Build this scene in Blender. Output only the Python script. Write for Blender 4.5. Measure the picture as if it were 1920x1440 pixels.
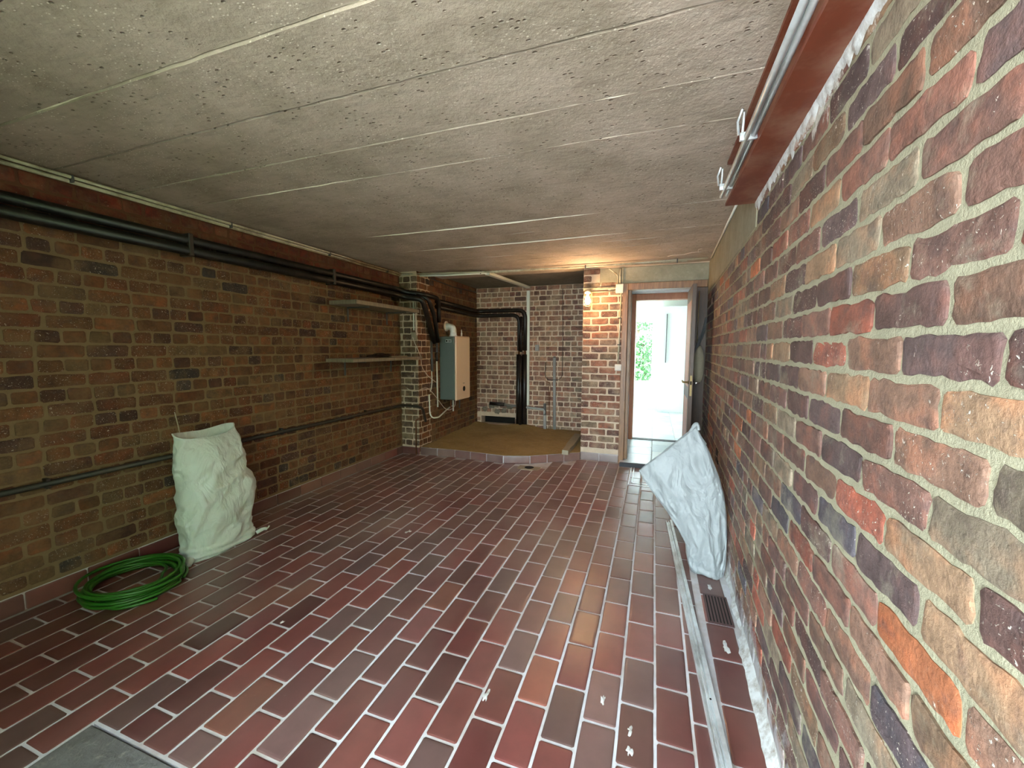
import bpy, math, random
from mathutils import Vector, noise, Matrix
random.seed(7)
SC = bpy.context.scene
for o in list(bpy.data.objects): bpy.data.objects.remove(o)
COL = SC.collection
PI = math.pi
# ------------------------------------------------------------------ camera, light, exposure
F, YAW, PITCH, ROLL, CAMH = 754.2, 0.33773, 0.08938, 0.00389, 1.3828
cam = bpy.data.cameras.new('camera'); CAM = bpy.data.objects.new('camera', cam); COL.objects.link(CAM)
cam.sensor_fit = 'HORIZONTAL'; cam.sensor_width = 36; cam.lens = F / 1920 * 36; cam.clip_start = .02
fw = Vector((-math.sin(YAW) * math.cos(PITCH), math.cos(YAW) * math.cos(PITCH), -math.sin(PITCH)))
rt = Vector((math.cos(YAW), math.sin(YAW), 0)); up = rt.cross(fw)
r2 = rt * math.cos(ROLL) + up * math.sin(ROLL); u2 = up * math.cos(ROLL) - rt * math.sin(ROLL)
CAM.matrix_world = Matrix(((r2.x, u2.x, -fw.x, 0), (r2.y, u2.y, -fw.y, 0), (r2.z, u2.z, -fw.z, CAMH), (0, 0, 0, 1)))
SC.camera = CAM
SC.view_settings.view_transform = 'Standard'; SC.view_settings.look = 'None'
SC.view_settings.gamma = 1; SC.view_settings.use_curve_mapping = False
SC.view_settings.exposure = 1.45
w = bpy.data.worlds.new('world'); SC.world = w; w.use_nodes = True
bg = w.node_tree.nodes['Background']
bg.inputs[0].default_value = (.78, .93, 1.0, 1); bg.inputs[1].default_value = 13.0

def lamp(name, typ, loc, energy, color=(1, 1, 1), **k):
    l = bpy.data.lights.new(name, typ); l.energy = energy; l.color = color
    for a, b in k.items(): setattr(l, a, b)
    o = bpy.data.objects.new(name, l); COL.objects.link(o); o.location = loc
    return o
# sun over the house: lights the yard behind the camera and falls into the hall's side window
s = lamp('sun', 'SUN', (0, 0, 6), 26.0, (1, .95, .86), angle=.02)
s.rotation_euler = Vector((-.62, .25, .75)).to_track_quat('Z', 'Y').to_euler()

# ------------------------------------------------------------------ materials
def S(r, g, b):
    f = lambda c: (c / 255 / 12.92) if c <= 10 else ((c / 255 + .055) / 1.055) ** 2.4
    return (f(r), f(g), f(b), 1)
class NT:
    def __init__(s, name):
        s.m = bpy.data.materials.new(name); s.m.use_nodes = True; s.t = s.m.node_tree
        s.p = s.t.nodes['Principled BSDF']; s.n = s.t.nodes; s.l = s.t.links
        s.pos = s.n.new('ShaderNodeNewGeometry').outputs['Position']
    def link(s, a, b): s.l.new(a, b)
    def set(s, k, v):
        i = s.p.inputs[k]
        if hasattr(v, 'is_linked'): s.link(v, i)
        else: i.default_value = v
    def noise(s, scale, detail=4, rough=.6, vec=None, dist=0):
        n = s.n.new('ShaderNodeTexNoise'); n.inputs['Scale'].default_value = scale
        n.inputs['Detail'].default_value = detail; n.inputs['Roughness'].default_value = rough
        n.inputs['Distortion'].default_value = dist
        s.link(vec or s.pos, n.inputs['Vector']); return n.outputs[0]
    def vor(s, scale, feature='F1', vec=None):
        n = s.n.new('ShaderNodeTexVoronoi'); n.feature = feature; n.inputs['Scale'].default_value = scale
        s.link(vec or s.pos, n.inputs['Vector']); return n.outputs['Distance']
    def vmul(s, v, xyz):
        n = s.n.new('ShaderNodeVectorMath'); n.operation = 'MULTIPLY'; s.link(v, n.inputs[0])
        n.inputs[1].default_value = xyz; return n.outputs[0]
    def ramp(s, f, stops):
        n = s.n.new('ShaderNodeValToRGB'); s.link(f, n.inputs[0]); e = n.color_ramp.elements
        while len(e) < len(stops): e.new(.5)
        for q, (p, c) in zip(e, stops):
            q.position = p; q.color = c if hasattr(c, '__len__') else (c, c, c, 1)
        return n.outputs[0]
    def mr(s, f, a, b, c=0, d=1):
        n = s.n.new('ShaderNodeMapRange'); s.link(f, n.inputs[0])
        for i, v in zip((1, 2, 3, 4), (a, b, c, d)): n.inputs[i].default_value = v
        return n.outputs[0]
    def math(s, op, a, b=0):
        n = s.n.new('ShaderNodeMath'); n.operation = op; n.use_clamp = False
        for i, v in enumerate((a, b)):
            if hasattr(v, 'is_linked'): s.link(v, n.inputs[i])
            else: n.inputs[i].default_value = v
        return n.outputs[0]
    def mix(s, f, a, b, mode='MIX'):
        n = s.n.new('ShaderNodeMix'); n.data_type = 'RGBA'; n.blend_type = mode
        for i, v in zip((0, 6, 7), (f, a, b)):
            if hasattr(v, 'is_linked'): s.link(v, n.inputs[i])
            else: n.inputs[i].default_value = v
        return n.outputs[2]
    def bump(s, h, strength=.5, dist=.005, prev=None):
        n = s.n.new('ShaderNodeBump'); n.inputs['Strength'].default_value = strength
        n.inputs['Distance'].default_value = dist; s.link(h, n.inputs['Height'])
        if prev: s.link(prev, n.inputs['Normal'])
        return n.outputs[0]
    def attr(s, name):
        n = s.n.new('ShaderNodeAttribute'); n.attribute_name = name; return n.outputs
    def sep(s, v):
        n = s.n.new('ShaderNodeSeparateXYZ'); s.link(v, n.inputs[0]); return n.outputs
def plain(name, col, rough=.6, metal=0, var=.12, scale=30, bump=.15, emit=None, dirt=None, dscale=8):
    n = NT(name); f = n.noise(scale, 5)
    c = n.mix(f, tuple(x * (1 - var) for x in col[:3]) + (1,), tuple(min(1, x * (1 + var)) for x in col[:3]) + (1,))
    if dirt: c = n.mix(n.mr(n.noise(dscale, 5, .7), .45, .7), c, dirt)
    n.set('Base Color', c); n.set('Roughness', rough); n.set('Metallic', metal)
    if bump: n.set('Normal', n.bump(f, bump, .003))
    if emit: n.set('Emission Color', emit[0]); n.set('Emission Strength', emit[1])
    return n.m

def brick_mat(name, dust, dustamt, z_low=None, z_high=None):
    n = NT(name); a = n.attr('bcol'); n1 = n.noise(16, 6, .65); n2 = n.noise(90, 4, .6)
    c = n.mix(.85, a[0], n.ramp(n1, [(.3, .45), (.55, 1), (.8, 1.35)]), 'MULTIPLY')
    c = n.mix(n.mr(n.noise(8, 3, .6), .5, .62, 0, .5), c, n.mix(1.0, c, (1.35, .92, .74, 1), 'MULTIPLY'))
    c = n.mix(n.mr(n.noise(10, 4, .6, n.vmul(n.pos, (1, 1.3, 1.6))), .54, .66, 0, .45), c, S(74, 60, 60))
    c = n.mix(n.mr(n2, .45, .8, 0, .35), c, S(60, 40, 38))
    d = n.mr(n.noise(5, 5, .7), .62 - dustamt * .4, .85 - dustamt * .4, 0, .75)
    c = n.mix(d, c, dust)
    # pale sandy specks, dense on the burnt bricks
    v = n.noise(150, 3, .55, None, .8); cl = n.noise(13, 4, .7)
    sp = n.math('MULTIPLY', n.mr(v, .635, .68), n.mr(n.math('ADD', cl, n.math('MULTIPLY', a[3], .2)), .57, .66))
    c = n.mix(n.math('MULTIPLY', sp, .85), c, S(212, 200, 186))
    if z_low is not None:
        z = n.sep(n.pos)[2]
        e = n.math('SUBTRACT', n.noise(7, 6, .75, n.vmul(n.pos, (1, 1, .5))), n.mr(z, 0, z_low, -.08, .45))
        c = n.mix(n.mr(e, .36, .52, 0, .7), c, S(190, 188, 190))
        xyz = n.sep(n.pos)
        e2 = n.math('ADD', n.noise(9, 6, .8, n.vmul(n.pos, (1, 1, .45))), n.mr(z, z_high, 2.12, -.42, .12))
        e2 = n.math('SUBTRACT', e2, n.mr(xyz[1], 2.0, 2.6, 0, .8))
        c = n.mix(n.mr(e2, .5, .58, 0, .85), c, S(205, 200, 190))
    n.set('Base Color', c); n.set('Roughness', .72); n.set('Specular IOR Level', .4)
    b = n.bump(n1, .8, .007); b = n.bump(n2, .8, .003, b); n.set('Normal', n.bump(sp, .8, .003, b))
    return n.m
def mortar_mat(name, col, stain=None):
    n = NT(name); n1 = n.noise(14, 6, .65); n2 = n.noise(120, 4, .7)
    c = n.mix(n1, tuple(x * .72 for x in col[:3]) + (1,), tuple(min(1, x * 1.2) for x in col[:3]) + (1,))
    if stain == 'right':
        z = n.sep(n.pos)[2]
        e = n.math('SUBTRACT', n.noise(6, 6, .75), n.mr(z, 0, .5, -.1, .4)); c = n.mix(n.mr(e, .4, .55, 0, .7), c, S(205, 208, 208))
        xyz = n.sep(n.pos)
        e2 = n.math('ADD', n.noise(9, 6, .8, n.vmul(n.pos, (1, 1, .45))), n.mr(z, 1.85, 2.12, -.42, .12))
        e2 = n.math('SUBTRACT', e2, n.mr(xyz[1], 2.0, 2.6, 0, .8))
        c = n.mix(n.mr(e2, .5, .58, 0, .85), c, S(205, 200, 190))
    if stain == 'left':
        z = n.sep(n.pos)[2]; c = n.mix(n.mr(z, 2.12, 2.2, 0, .8), c, S(92, 52, 40))
    n.set('Base Color', c); n.set('Roughness', .92); n.set('Specular IOR Level', .2)
    n.set('Normal', n.bump(n2, .8, .004, n.bump(n1, .5, .008))); return n.m

M = {}
M['brick_right'] = brick_mat('brick_right', S(158, 150, 130), .16, .42, 1.80)
M['brick_left'] = brick_mat('brick_left', S(122, 96, 68), .40)
M['brick_back'] = brick_mat('brick_back', S(168, 144, 118), .38)
M['mortar_right'] = mortar_mat('mortar_right', S(156, 150, 126), 'right')
M['mortar_left'] = mortar_mat('mortar_left', S(134, 114, 86), 'left')
M['mortar_back'] = mortar_mat('mortar_back', S(204, 184, 160))

def tile_mat():
    n = NT('quarry_tile'); a = n.attr('bcol'); n1 = n.noise(9, 5); n2 = n.noise(60, 4)
    c = n.mix(.6, a[0], n.ramp(n1, [(.3, .7), (.7, 1.2)]), 'MULTIPLY')
    dust = n.noise(2.2, 4, .5, n.vmul(n.pos, (1, .6, 1)))
    y = n.sep(n.pos)[1]
    dm = n.math('MULTIPLY', n.mr(dust, .32, .72), n.mr(y, 1.3, 2.6, .35, 1))
    c = n.mix(n.math('MULTIPLY', dm, .62), c, S(150, 132, 118))
    sm = n.mr(n.noise(26, 6, .75), .63, .72); c = n.mix(n.math('MULTIPLY', sm, n.mr(n.noise(3, 3), .56, .7, 0, .4)), c, S(190, 190, 190))
    n.set('Base Color', c)
    n.set('Roughness', n.math('ADD', n.mr(n.noise(4, 3), .3, .7, .285, .36), n.math('MULTIPLY', dm, .10)))
    n.set('Specular IOR Level', .85)
    n.set('Normal', n.bump(n.noise(14, 3), .10, .004)); return n.m
M['tile'] = tile_mat()
M['grout'] = plain('grout', S(200, 200, 204), .85, var=.14, scale=18, bump=.3, dirt=S(164, 152, 140), dscale=2)

def conc(name, a, b, pits=True, s=1, bump=.6):
    n = NT(name); n1 = n.noise(2.2 * s, 7, .7); n2 = n.noise(34, 5, .65); n3 = n.noise(7, 5, .7, n.vmul(n.pos, (1, 5, 1)))
    c = n.mix(n.mr(n1, .3, .7), a, b); c = n.mix(n.mr(n3, .5, .75, 0, .28), c, S(70, 66, 54)); c = n.mix(n.mr(n2, .55, .75, 0, .3), c, S(190, 182, 168))
    b1 = n.bump(n2, bump, .009)
    if pits:
        v = n.vor(26, vec=n.vmul(n.pos, (1, 1.6, 1))); pm = n.math('GREATER_THAN', n.noise(6, 3), .5)
        p = n.math('MULTIPLY', n.mr(v, .08, .22, 1, 0), pm)
        c = n.mix(n.math('MULTIPLY', p, .35), c, S(52, 48, 40)); b1 = n.bump(n.math('SUBTRACT', 1, p), .9, .008, b1)
        w2 = n.math('MULTIPLY', n.math('LESS_THAN', n.vor(60, vec=n.vmul(n.pos, (.8, 1.5, 1))), .20), n.math('GREATER_THAN', n.noise(5, 5, .7), .51))
        c = n.mix(n.math('MULTIPLY', w2, .7), c, S(232, 224, 210)); b1 = n.bump(w2, .5, .004, b1)
    n.set('Base Color', c); n.set('Roughness', .85); n.set('Specular IOR Level', .3); n.set('Normal', n.bump(n1, .3, .02, b1)); return n.m
M['concrete_ceiling'] = conc('concrete_ceiling', S(156, 144, 126), S(200, 184, 168))
M['concrete'] = conc('concrete', S(132, 128, 106), S(158, 152, 130), False, 2, .25)
M['concrete_dark'] = conc('concrete_dark', S(104, 100, 90), S(134, 126, 112), False, 1)
M['screed'] = conc('screed', S(136, 114, 70), S(164, 138, 92), False, 1.5, .3)
M['fin'] = plain('concrete_fin', S(226, 218, 196), .9, bump=.6, scale=60)
M['slab'] = conc('slab', S(88, 87, 86), S(114, 112, 110), False, 3)
M['black_foam'] = plain('black_foam', S(17, 16, 15), .4, var=.5, scale=40, bump=.5, dirt=S(44, 36, 30))
M['black_pipe'] = plain('black_pipe', S(44, 42, 40), .5, dirt=S(70, 54, 42))
M['grey_pvc'] = plain('grey_pvc', S(150, 150, 146), .45)
M['dark_grey'] = plain('dark_grey', S(78, 80, 80), .5)
M['white_pvc'] = plain('white_pvc', S(222, 226, 214), .4, var=.05, bump=0)
M['cream_conduit'] = plain('cream_conduit', S(196, 190, 162), .45, var=.15, scale=12, dirt=S(120, 108, 86), dscale=5)
M['cable_white'] = plain('cable_white', S(214, 200, 184), .5)
M['steel'] = plain('galvanised_steel', S(222, 228, 230), .36, .45, var=.12, scale=14, bump=.1, dirt=S(160, 160, 156), dscale=3)
M['copper'] = plain('copper', S(120, 78, 52), .5, .7)
M['brass'] = plain('brass', S(150, 128, 84), .5, .6)
M['chrome'] = plain('chrome', S(220, 220, 220), .18, 1, bump=0)
M['green_side'] = plain('boiler_green', S(92, 104, 98), .5, var=.05, bump=0)
M['cream_front'] = plain('boiler_front', S(232, 206, 176), .35, var=.03, bump=0)
M['black_gloss'] = plain('black_gloss', S(14, 14, 14), .15, bump=0)
M['label'] = plain('label', S(190, 196, 190), .5, bump=0)
M['white_paint'] = plain('white_paint', S(240, 242, 240), .6, var=.02, bump=0)
M['white_door'] = plain('white_door', S(216, 224, 218), .5, var=.02, bump=0)
M['box_white'] = plain('box_white', S(206, 200, 186), .5, var=.06)
M['rust_red'] = plain('red_lead_paint', S(116, 54, 32), .5, var=.4, scale=6, bump=.4, dirt=S(146, 104, 84), dscale=4)
M['bulb'] = plain('bulb_glass', S(255, 214, 150), .3, bump=0, emit=((1, .62, .22, 1), 20))
M['green_hose'] = plain('green_hose', S(42, 98, 26), .42, var=.25, scale=9)
M['plank_grey'] = plain('plank_grey', S(150, 140, 118), .8, var=.2, scale=20, bump=.4)
M['lime'] = plain('lime_mortar', S(206, 208, 206), .9, var=.2, bump=.7, dirt=S(150, 140, 128), dscale=20)
M['debris'] = plain('dark_debris', S(48, 32, 26), .9)
M['grate_brown'] = plain('grate_brown', S(84, 60, 58), .5)
M['void'] = plain('shade_black', S(20, 17, 14), .95)  # near-black puts the shade of holes, slots and joints into the colour
M['stone_dark'] = plain('bluestone', S(34, 34, 40), .6)
M['cord'] = plain('sack_cord', S(176, 168, 148), .8)
M['leaf'] = plain('leaf_green', S(44, 88, 40), .6)
M['bark'] = plain('bark', S(96, 80, 62), .8)
M['grass'] = plain('lawn', S(104, 124, 74), .9, scale=3)
M['paving'] = plain('yard_paving', S(184, 182, 182), .9, scale=4)
M['blocker_green'] = plain('blocker_green', S(98, 120, 78), .9, scale=8)  # green, so the added blocker wall tints bounced light
def wood(name, a, b, sc=(14, 14, 1.2)):
    n = NT(name); v = n.vmul(n.pos, sc); n1 = n.noise(3, 6, .7, v, .6)
    n.set('Base Color', n.mix(n.mr(n1, .3, .72), a, b)); n.set('Roughness', .45); n.set('Normal', n.bump(n1, .3, .003)); return n.m
M['wood'] = wood('varnished_wood', S(98, 66, 38), S(152, 112, 72))
M['wood_dark'] = wood('dark_wood', S(58, 42, 30), S(92, 66, 46))
M['wood_orange'] = wood('orange_wood', S(150, 92, 60), S(184, 120, 84))
M['wood_grey'] = wood('grey_wood', S(112, 102, 88), S(150, 138, 118))
def sackmat(nm, ca, cb):
    n = NT(nm); u = n.n.new('ShaderNodeUVMap').outputs[0]
    wv = n.n.new('ShaderNodeTexWave'); n.link(u, wv.inputs['Vector']); wv.inputs['Scale'].default_value = 160
    wv2 = n.n.new('ShaderNodeTexWave'); wv2.bands_direction = 'Y'; n.link(u, wv2.inputs['Vector']); wv2.inputs['Scale'].default_value = 160
    f = n.noise(14, 6, .65)
    n.set('Base Color', n.mix(f, ca, cb)); n.set('Roughness', .48)
    b = n.bump(n.math('ADD', wv.outputs[1], wv2.outputs[1]), .06, .001)
    cr = n.math('ABSOLUTE', n.math('SUBTRACT', n.noise(5, 4, .5, n.vmul(n.pos, (1.6, 1.6, .9)), .5), .5))
    n.set('Normal', n.bump(n.mr(cr, 0, .14), .7, .010, b))
    tr = n.n.new('ShaderNodeBsdfTranslucent'); tr.inputs[0].default_value = cb; mx = n.n.new('ShaderNodeMixShader'); mx.inputs[0].default_value = .22
    out = n.n['Material Output']; n.link(n.p.outputs[0], mx.inputs[1]); n.link(tr.outputs[0], mx.inputs[2]); n.link(mx.outputs[0], out.inputs[0]); return n.m
M['sack'] = sackmat('white_woven_sack', S(214, 230, 224), S(236, 244, 240))
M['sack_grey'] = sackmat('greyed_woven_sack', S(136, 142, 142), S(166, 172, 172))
def glass():
    n = NT('window_glass'); n.set('Transmission Weight', 1.0); n.set('Roughness', 0.0); n.set('IOR', 1.05); return n.m
M['glass'] = glass()
def halltile():
    n = NT('hall_tile'); a = n.attr('bcol'); n.set('Base Color', n.mix(n.mr(n.noise(5, 6), .35, .65, 0, .35), a[0], S(236, 240, 240))); n.set('Roughness', .3); return n.m
M['hall_tile'] = halltile()

# ------------------------------------------------------------------ mesh helpers
def mesh(name, v, f, mat, parent=None, smooth=False, cols=None, uvs=None):
    me = bpy.data.meshes.new(name); me.from_pydata([tuple(p) for p in v], [], f); me.update()
    if cols:
        at = me.attributes.new('bcol', 'FLOAT_COLOR', 'POINT'); at.data.foreach_set('color', [x for c in cols for x in c])
    if uvs:
        ul = me.uv_layers.new(name='uv')
        for lp in me.loops: ul.data[lp.index].uv = uvs[lp.vertex_index]
    me.materials.append(M[mat] if isinstance(mat, str) else mat)
    if smooth: me.polygons.foreach_set('use_smooth', smooth if isinstance(smooth, list) else [True] * len(me.polygons))
    o = bpy.data.objects.new(name, me); COL.objects.link(o)
    if parent: o.parent = parent
    return o
class G:
    def __init__(s): s.v = []; s.f = []
    def add(s, v, f):
        b = len(s.v); s.v += [Vector(p) for p in v]; s.f += [tuple(i + b for i in q) for q in f]; return s
    def box(s, x0, x1, y0, y1, z0, z1, bev=0, rz=0, c=None):
        """chamfered box"""
        x0, x1 = min(x0, x1), max(x0, x1); y0, y1 = min(y0, y1), max(y0, y1); z0, z1 = min(z0, z1), max(z0, z1)
        b = min(bev, (x1 - x0) * .45, (y1 - y0) * .45, (z1 - z0) * .45)
        if b <= 0:
            v = [(x, y, z) for z in (z0, z1) for (x, y) in ((x0, y0), (x1, y0), (x1, y1), (x0, y1))]
            f = [(3, 2, 1, 0), (4, 5, 6, 7), (0, 1, 5, 4), (1, 2, 6, 5), (2, 3, 7, 6), (3, 0, 4, 7)]
        else:
            v = []; f = []
            ring = lambda i, z: [(x0 + i, y0 + b, z), (x0 + b, y0 + i, z), (x1 - b, y0 + i, z), (x1 - i, y0 + b, z), (x1 - i, y1 - b, z), (x1 - b, y1 - i, z), (x0 + b, y1 - i, z), (x0 + i, y1 - b, z)]
            for i, z in ((b, z0), (0, z0 + b), (0, z1 - b), (b, z1)):
                v += [(min(max(p[0], x0 + i), x1 - i), min(max(p[1], y0 + i), y1 - i), p[2]) for p in ring(0, z)]
            for r in range(3):
                for k in range(8): f.append((r * 8 + k, r * 8 + (k + 1) % 8, r * 8 + 8 + (k + 1) % 8, r * 8 + 8 + k))
            f.append(tuple(range(7, -1, -1))); f.append(tuple(range(24, 32)))
        if rz:
            cx, cy = c or ((x0 + x1) / 2, (y0 + y1) / 2); ca, sa = math.cos(rz), math.sin(rz)
            v = [(cx + (p[0] - cx) * ca - (p[1] - cy) * sa, cy + (p[0] - cx) * sa + (p[1] - cy) * ca, p[2]) for p in v]
        return s.add(v, f)
    def tube(s, pts, r, n=10, cap=True):
        pts = [Vector(p) for p in pts]; m = len(pts); R = r if isinstance(r, (list, tuple)) else [r] * m
        T = [(pts[min(i + 1, m - 1)] - pts[max(i - 1, 0)]).normalized() for i in range(m)]
        nv = T[0].orthogonal().normalized(); v = []; f = []
        for i in range(m):
            nv = (nv - T[i] * nv.dot(T[i])).normalized(); bv = T[i].cross(nv)
            v += [pts[i] + (nv * math.cos(2 * PI * k / n) + bv * math.sin(2 * PI * k / n)) * R[i] for k in range(n)]
        for i in range(m - 1):
            for k in range(n): f.append((i * n + k, i * n + (k + 1) % n, (i + 1) * n + (k + 1) % n, (i + 1) * n + k))
        if cap: f.append(tuple(range(n - 1, -1, -1))); f.append(tuple(range((m - 1) * n, m * n)))
        return s.add(v, f)
    def lathe(s, prof, c, axis='Z', n=20):
        v = []; f = []
        for (r, h) in prof:
            for k in range(n):
                a = 2 * PI * k / n; p = (r * math.cos(a), r * math.sin(a), h)
                if axis == 'Y': p = (p[0], p[2], p[1])
                if axis == 'X': p = (p[2], p[0], p[1])
                v.append((c[0] + p[0], c[1] + p[1], c[2] + p[2]))
        m = len(prof)
        for i in range(m - 1):
            for k in range(n): f.append((i * n + k, i * n + (k + 1) % n, (i + 1) * n + (k + 1) % n, (i + 1) * n + k))
        f.append(tuple(range(n - 1, -1, -1))); f.append(tuple(range((m - 1) * n, m * n)))
        return s.add(v, f)
    def blob(s, c, r, n=10, amp=.3, seed=0):
        v = []; f = []
        for i in range(1, n):
            th = PI * i / n
            for k in range(n * 2):
                ph = PI * k / n; d = Vector((math.sin(th) * math.cos(ph), math.sin(th) * math.sin(ph), math.cos(th)))
                q = 1 + amp * noise.noise(d * 1.8 + Vector((seed, 0, 0)))
                v.append((c[0] + d.x * r[0] * q, c[1] + d.y * r[1] * q, c[2] + d.z * r[2] * q))
        m = n * 2
        for i in range(n - 2):
            for k in range(m): f.append((i * m + k, (i + 1) * m + k, (i + 1) * m + (k + 1) % m, i * m + (k + 1) % m))
        f.append(tuple(range(m))); f.append(tuple((n - 2) * m + k for k in range(m - 1, -1, -1)))
        return s.add(v, f)
    def build(s, name, mat, parent=None, smooth=False): return mesh(name, s.v, s.f, mat, parent, smooth)
def smoothpath(pts, k=8):
    pts = [Vector(p) for p in pts]; out = []
    for i in range(len(pts) - 1):
        p0 = pts[max(i - 1, 0)]; p1 = pts[i]; p2 = pts[i + 1]; p3 = pts[min(i + 2, len(pts) - 1)]
        for j in range(k):
            t = j / k; out.append(.5 * ((2 * p1) + (p2 - p0) * t + (2 * p0 - 5 * p1 + 4 * p2 - p3) * t * t + (3 * p1 - p0 - 3 * p2 + p3) * t ** 3))
    return out + [pts[-1]]
def rounded(pts, r, k=6):
    """polyline with its corners rounded"""
    pts = [Vector(p) for p in pts]; out = [pts[0]]
    for i in range(1, len(pts) - 1):
        a = (pts[i - 1] - pts[i]); b = (pts[i + 1] - pts[i]); q = min(r, a.length * .48, b.length * .48)
        A = pts[i] + a.normalized() * q; B = pts[i] + b.normalized() * q
        for j in range(k + 1):
            t = j / k; out.append(A * (1 - t) ** 2 + pts[i] * 2 * t * (1 - t) + B * t * t)
    return out + [pts[-1]]
def empty(name, loc=(0, 0, 0)):
    o = bpy.data.objects.new(name, None); o.location = loc; COL.objects.link(o); return o
def tag(o, label, cat, group=None):
    o['label'] = label; o['category'] = cat
    if group: o['group'] = group
    return o
def struct(o): o['kind'] = 'structure'; return o
def stuff(o): o['kind'] = 'stuff'; return o
class Thing:
    """an Empty at the base of a thing; parts are built in world space and parented to it"""
    def __init__(s, name, loc, label, cat, group=None):
        s.o = empty(name, loc); tag(s.o, label, cat, group)
        s.inv = Matrix.Translation(-Vector(loc))
    def part(s, g, name, mat, smooth=False, parent=None, label=None):
        o = g.build(name, mat, parent or s.o, smooth)
        if parent is None: o.matrix_parent_inverse = s.inv
        if label: o['label'] = label
        return o
def adopt(o, par):
    o.parent = par; o.matrix_parent_inverse = Matrix.Translation(-par.location); return o

# ------------------------------------------------------------------ bricks
def lin(c): return S(*c)
PAL_R = [((128, 98, 82), 5), ((114, 84, 74), 5), ((102, 76, 70), 4), ((96, 78, 76), 3), ((140, 112, 88), 3), ((146, 88, 72), 2.4), ((166, 100, 66), .6), ((86, 80, 86), 1.1), ((128, 114, 96), 3), ((90, 68, 64), 2)]
PAL_L = [((112, 76, 48), 5), ((118, 80, 52), 4), ((102, 64, 42), 4), ((86, 56, 42), 3), ((76, 54, 46), 2), ((106, 84, 58), 3), ((62, 56, 54), .8)]
PAL_B = [((146, 112, 92), 5), ((134, 100, 84), 4), ((154, 126, 104), 3), ((118, 88, 76), 3), ((148, 130, 108), 2)]
PAL_P = [((116, 80, 62), 4), ((132, 90, 70), 3), ((104, 74, 62), 4), ((96, 72, 64), 3), ((116, 98, 78), 2)]
def pick(pal, rng):
    c = rng.choices([p[0] for p in pal], [p[1] for p in pal])[0]
    k = rng.uniform(.86, 1.14); l = lin(tuple(min(255, x * k) for x in c))
    dark = sum(c) < 245
    return (l[0], l[1], l[2], 1.0 if (dark and rng.random() < .7) or rng.random() < .25 else 0.0)
def brick_geo(O, U, V, N, u0, u1, v0, v1, d, rng, rough=1.0, seg=3, rad=.13):
    """a worn brick face: jittered outline, arris, slightly cushioned face"""
    w, h = u1 - u0, v1 - v0; pts = []; r = min(w, h) * rad * (.35 if seg == 2 else 1)
    def edge(a, b, n): return [(a[0] + (b[0] - a[0]) * i / n, a[1] + (b[1] - a[1]) * i / n) for i in range(n)]
    c = [(u0 + r, v0), (u1 - r, v0), (u1, v0 + r), (u1, v1 - r), (u1 - r, v1), (u0 + r, v1), (u0, v1 - r), (u0, v0 + r)]
    nl = max(2, int(round(w / .045)) * seg // 3); nh = max(1, seg // 2)
    pts = edge(c[0], c[1], nl) + [c[1]] + edge(c[2], c[3], nh) + [c[3]] + edge(c[4], c[5], nl) + [c[5]] + edge(c[6], c[7], nh) + [c[7]]
    j = .0032 * rough; sd = rng.uniform(0, 99)
    pts = [(a + j * (1.6 * noise.noise(Vector((a * 28, b * 28, sd))) + rng.uniform(-.3, .3)), b + j * (1.6 * noise.noise(Vector((a * 28, b * 28, sd + 50))) + rng.uniform(-.3, .3))) for a, b in pts]
    n = len(pts); cu, cv = (u0 + u1) / 2, (v0 + v1) / 2; v = []; f = []
    tl = [rng.uniform(-.0009, .0009) * rough for _ in range(3)]
    def P(u, vv, z): return O + U * u + V * vv + N * z
    for k, (ins, z) in enumerate(((0, -.006), (0, d - .0016), (.0045, d), (.012, d + .0006))):
        for (a, b) in pts:
            du, dv = a - cu, b - cv
            fu = max(0, 1 - ins / (w / 2)); fv = max(0, 1 - ins / (h / 2))
            zz = z + (tl[0] + tl[1] * du / w * 2 + tl[2] * dv / h * 2 if k else 0) + (rng.uniform(-.0004, .0004) * rough if k > 1 else 0)
            v.append(P(cu + du * fu, cv + dv * fv, zz))
    for k in range(3):
        for i in range(n): f.append((k * n + i, k * n + (i + 1) % n, (k + 1) * n + (i + 1) % n, (k + 1) * n + i))
    v.append(P(cu, cv, d + .0008 + tl[0])); b = 3 * n
    for i in range(n): f.append((b + i, b + (i + 1) % n, 4 * n))
    return v, f
def flags(v, f):
    n = (len(v) - 1) // 4; return [i >= 2 * n for i in range(len(f))]
camloc = Vector((0, 0, CAMH))
def inview(p):
    d = p - camloc; z = d.dot(fw)
    return z > .1 and abs(d.dot(r2) / z) < 970 / F and abs(d.dot(u2) / z) < 730 / F
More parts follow.
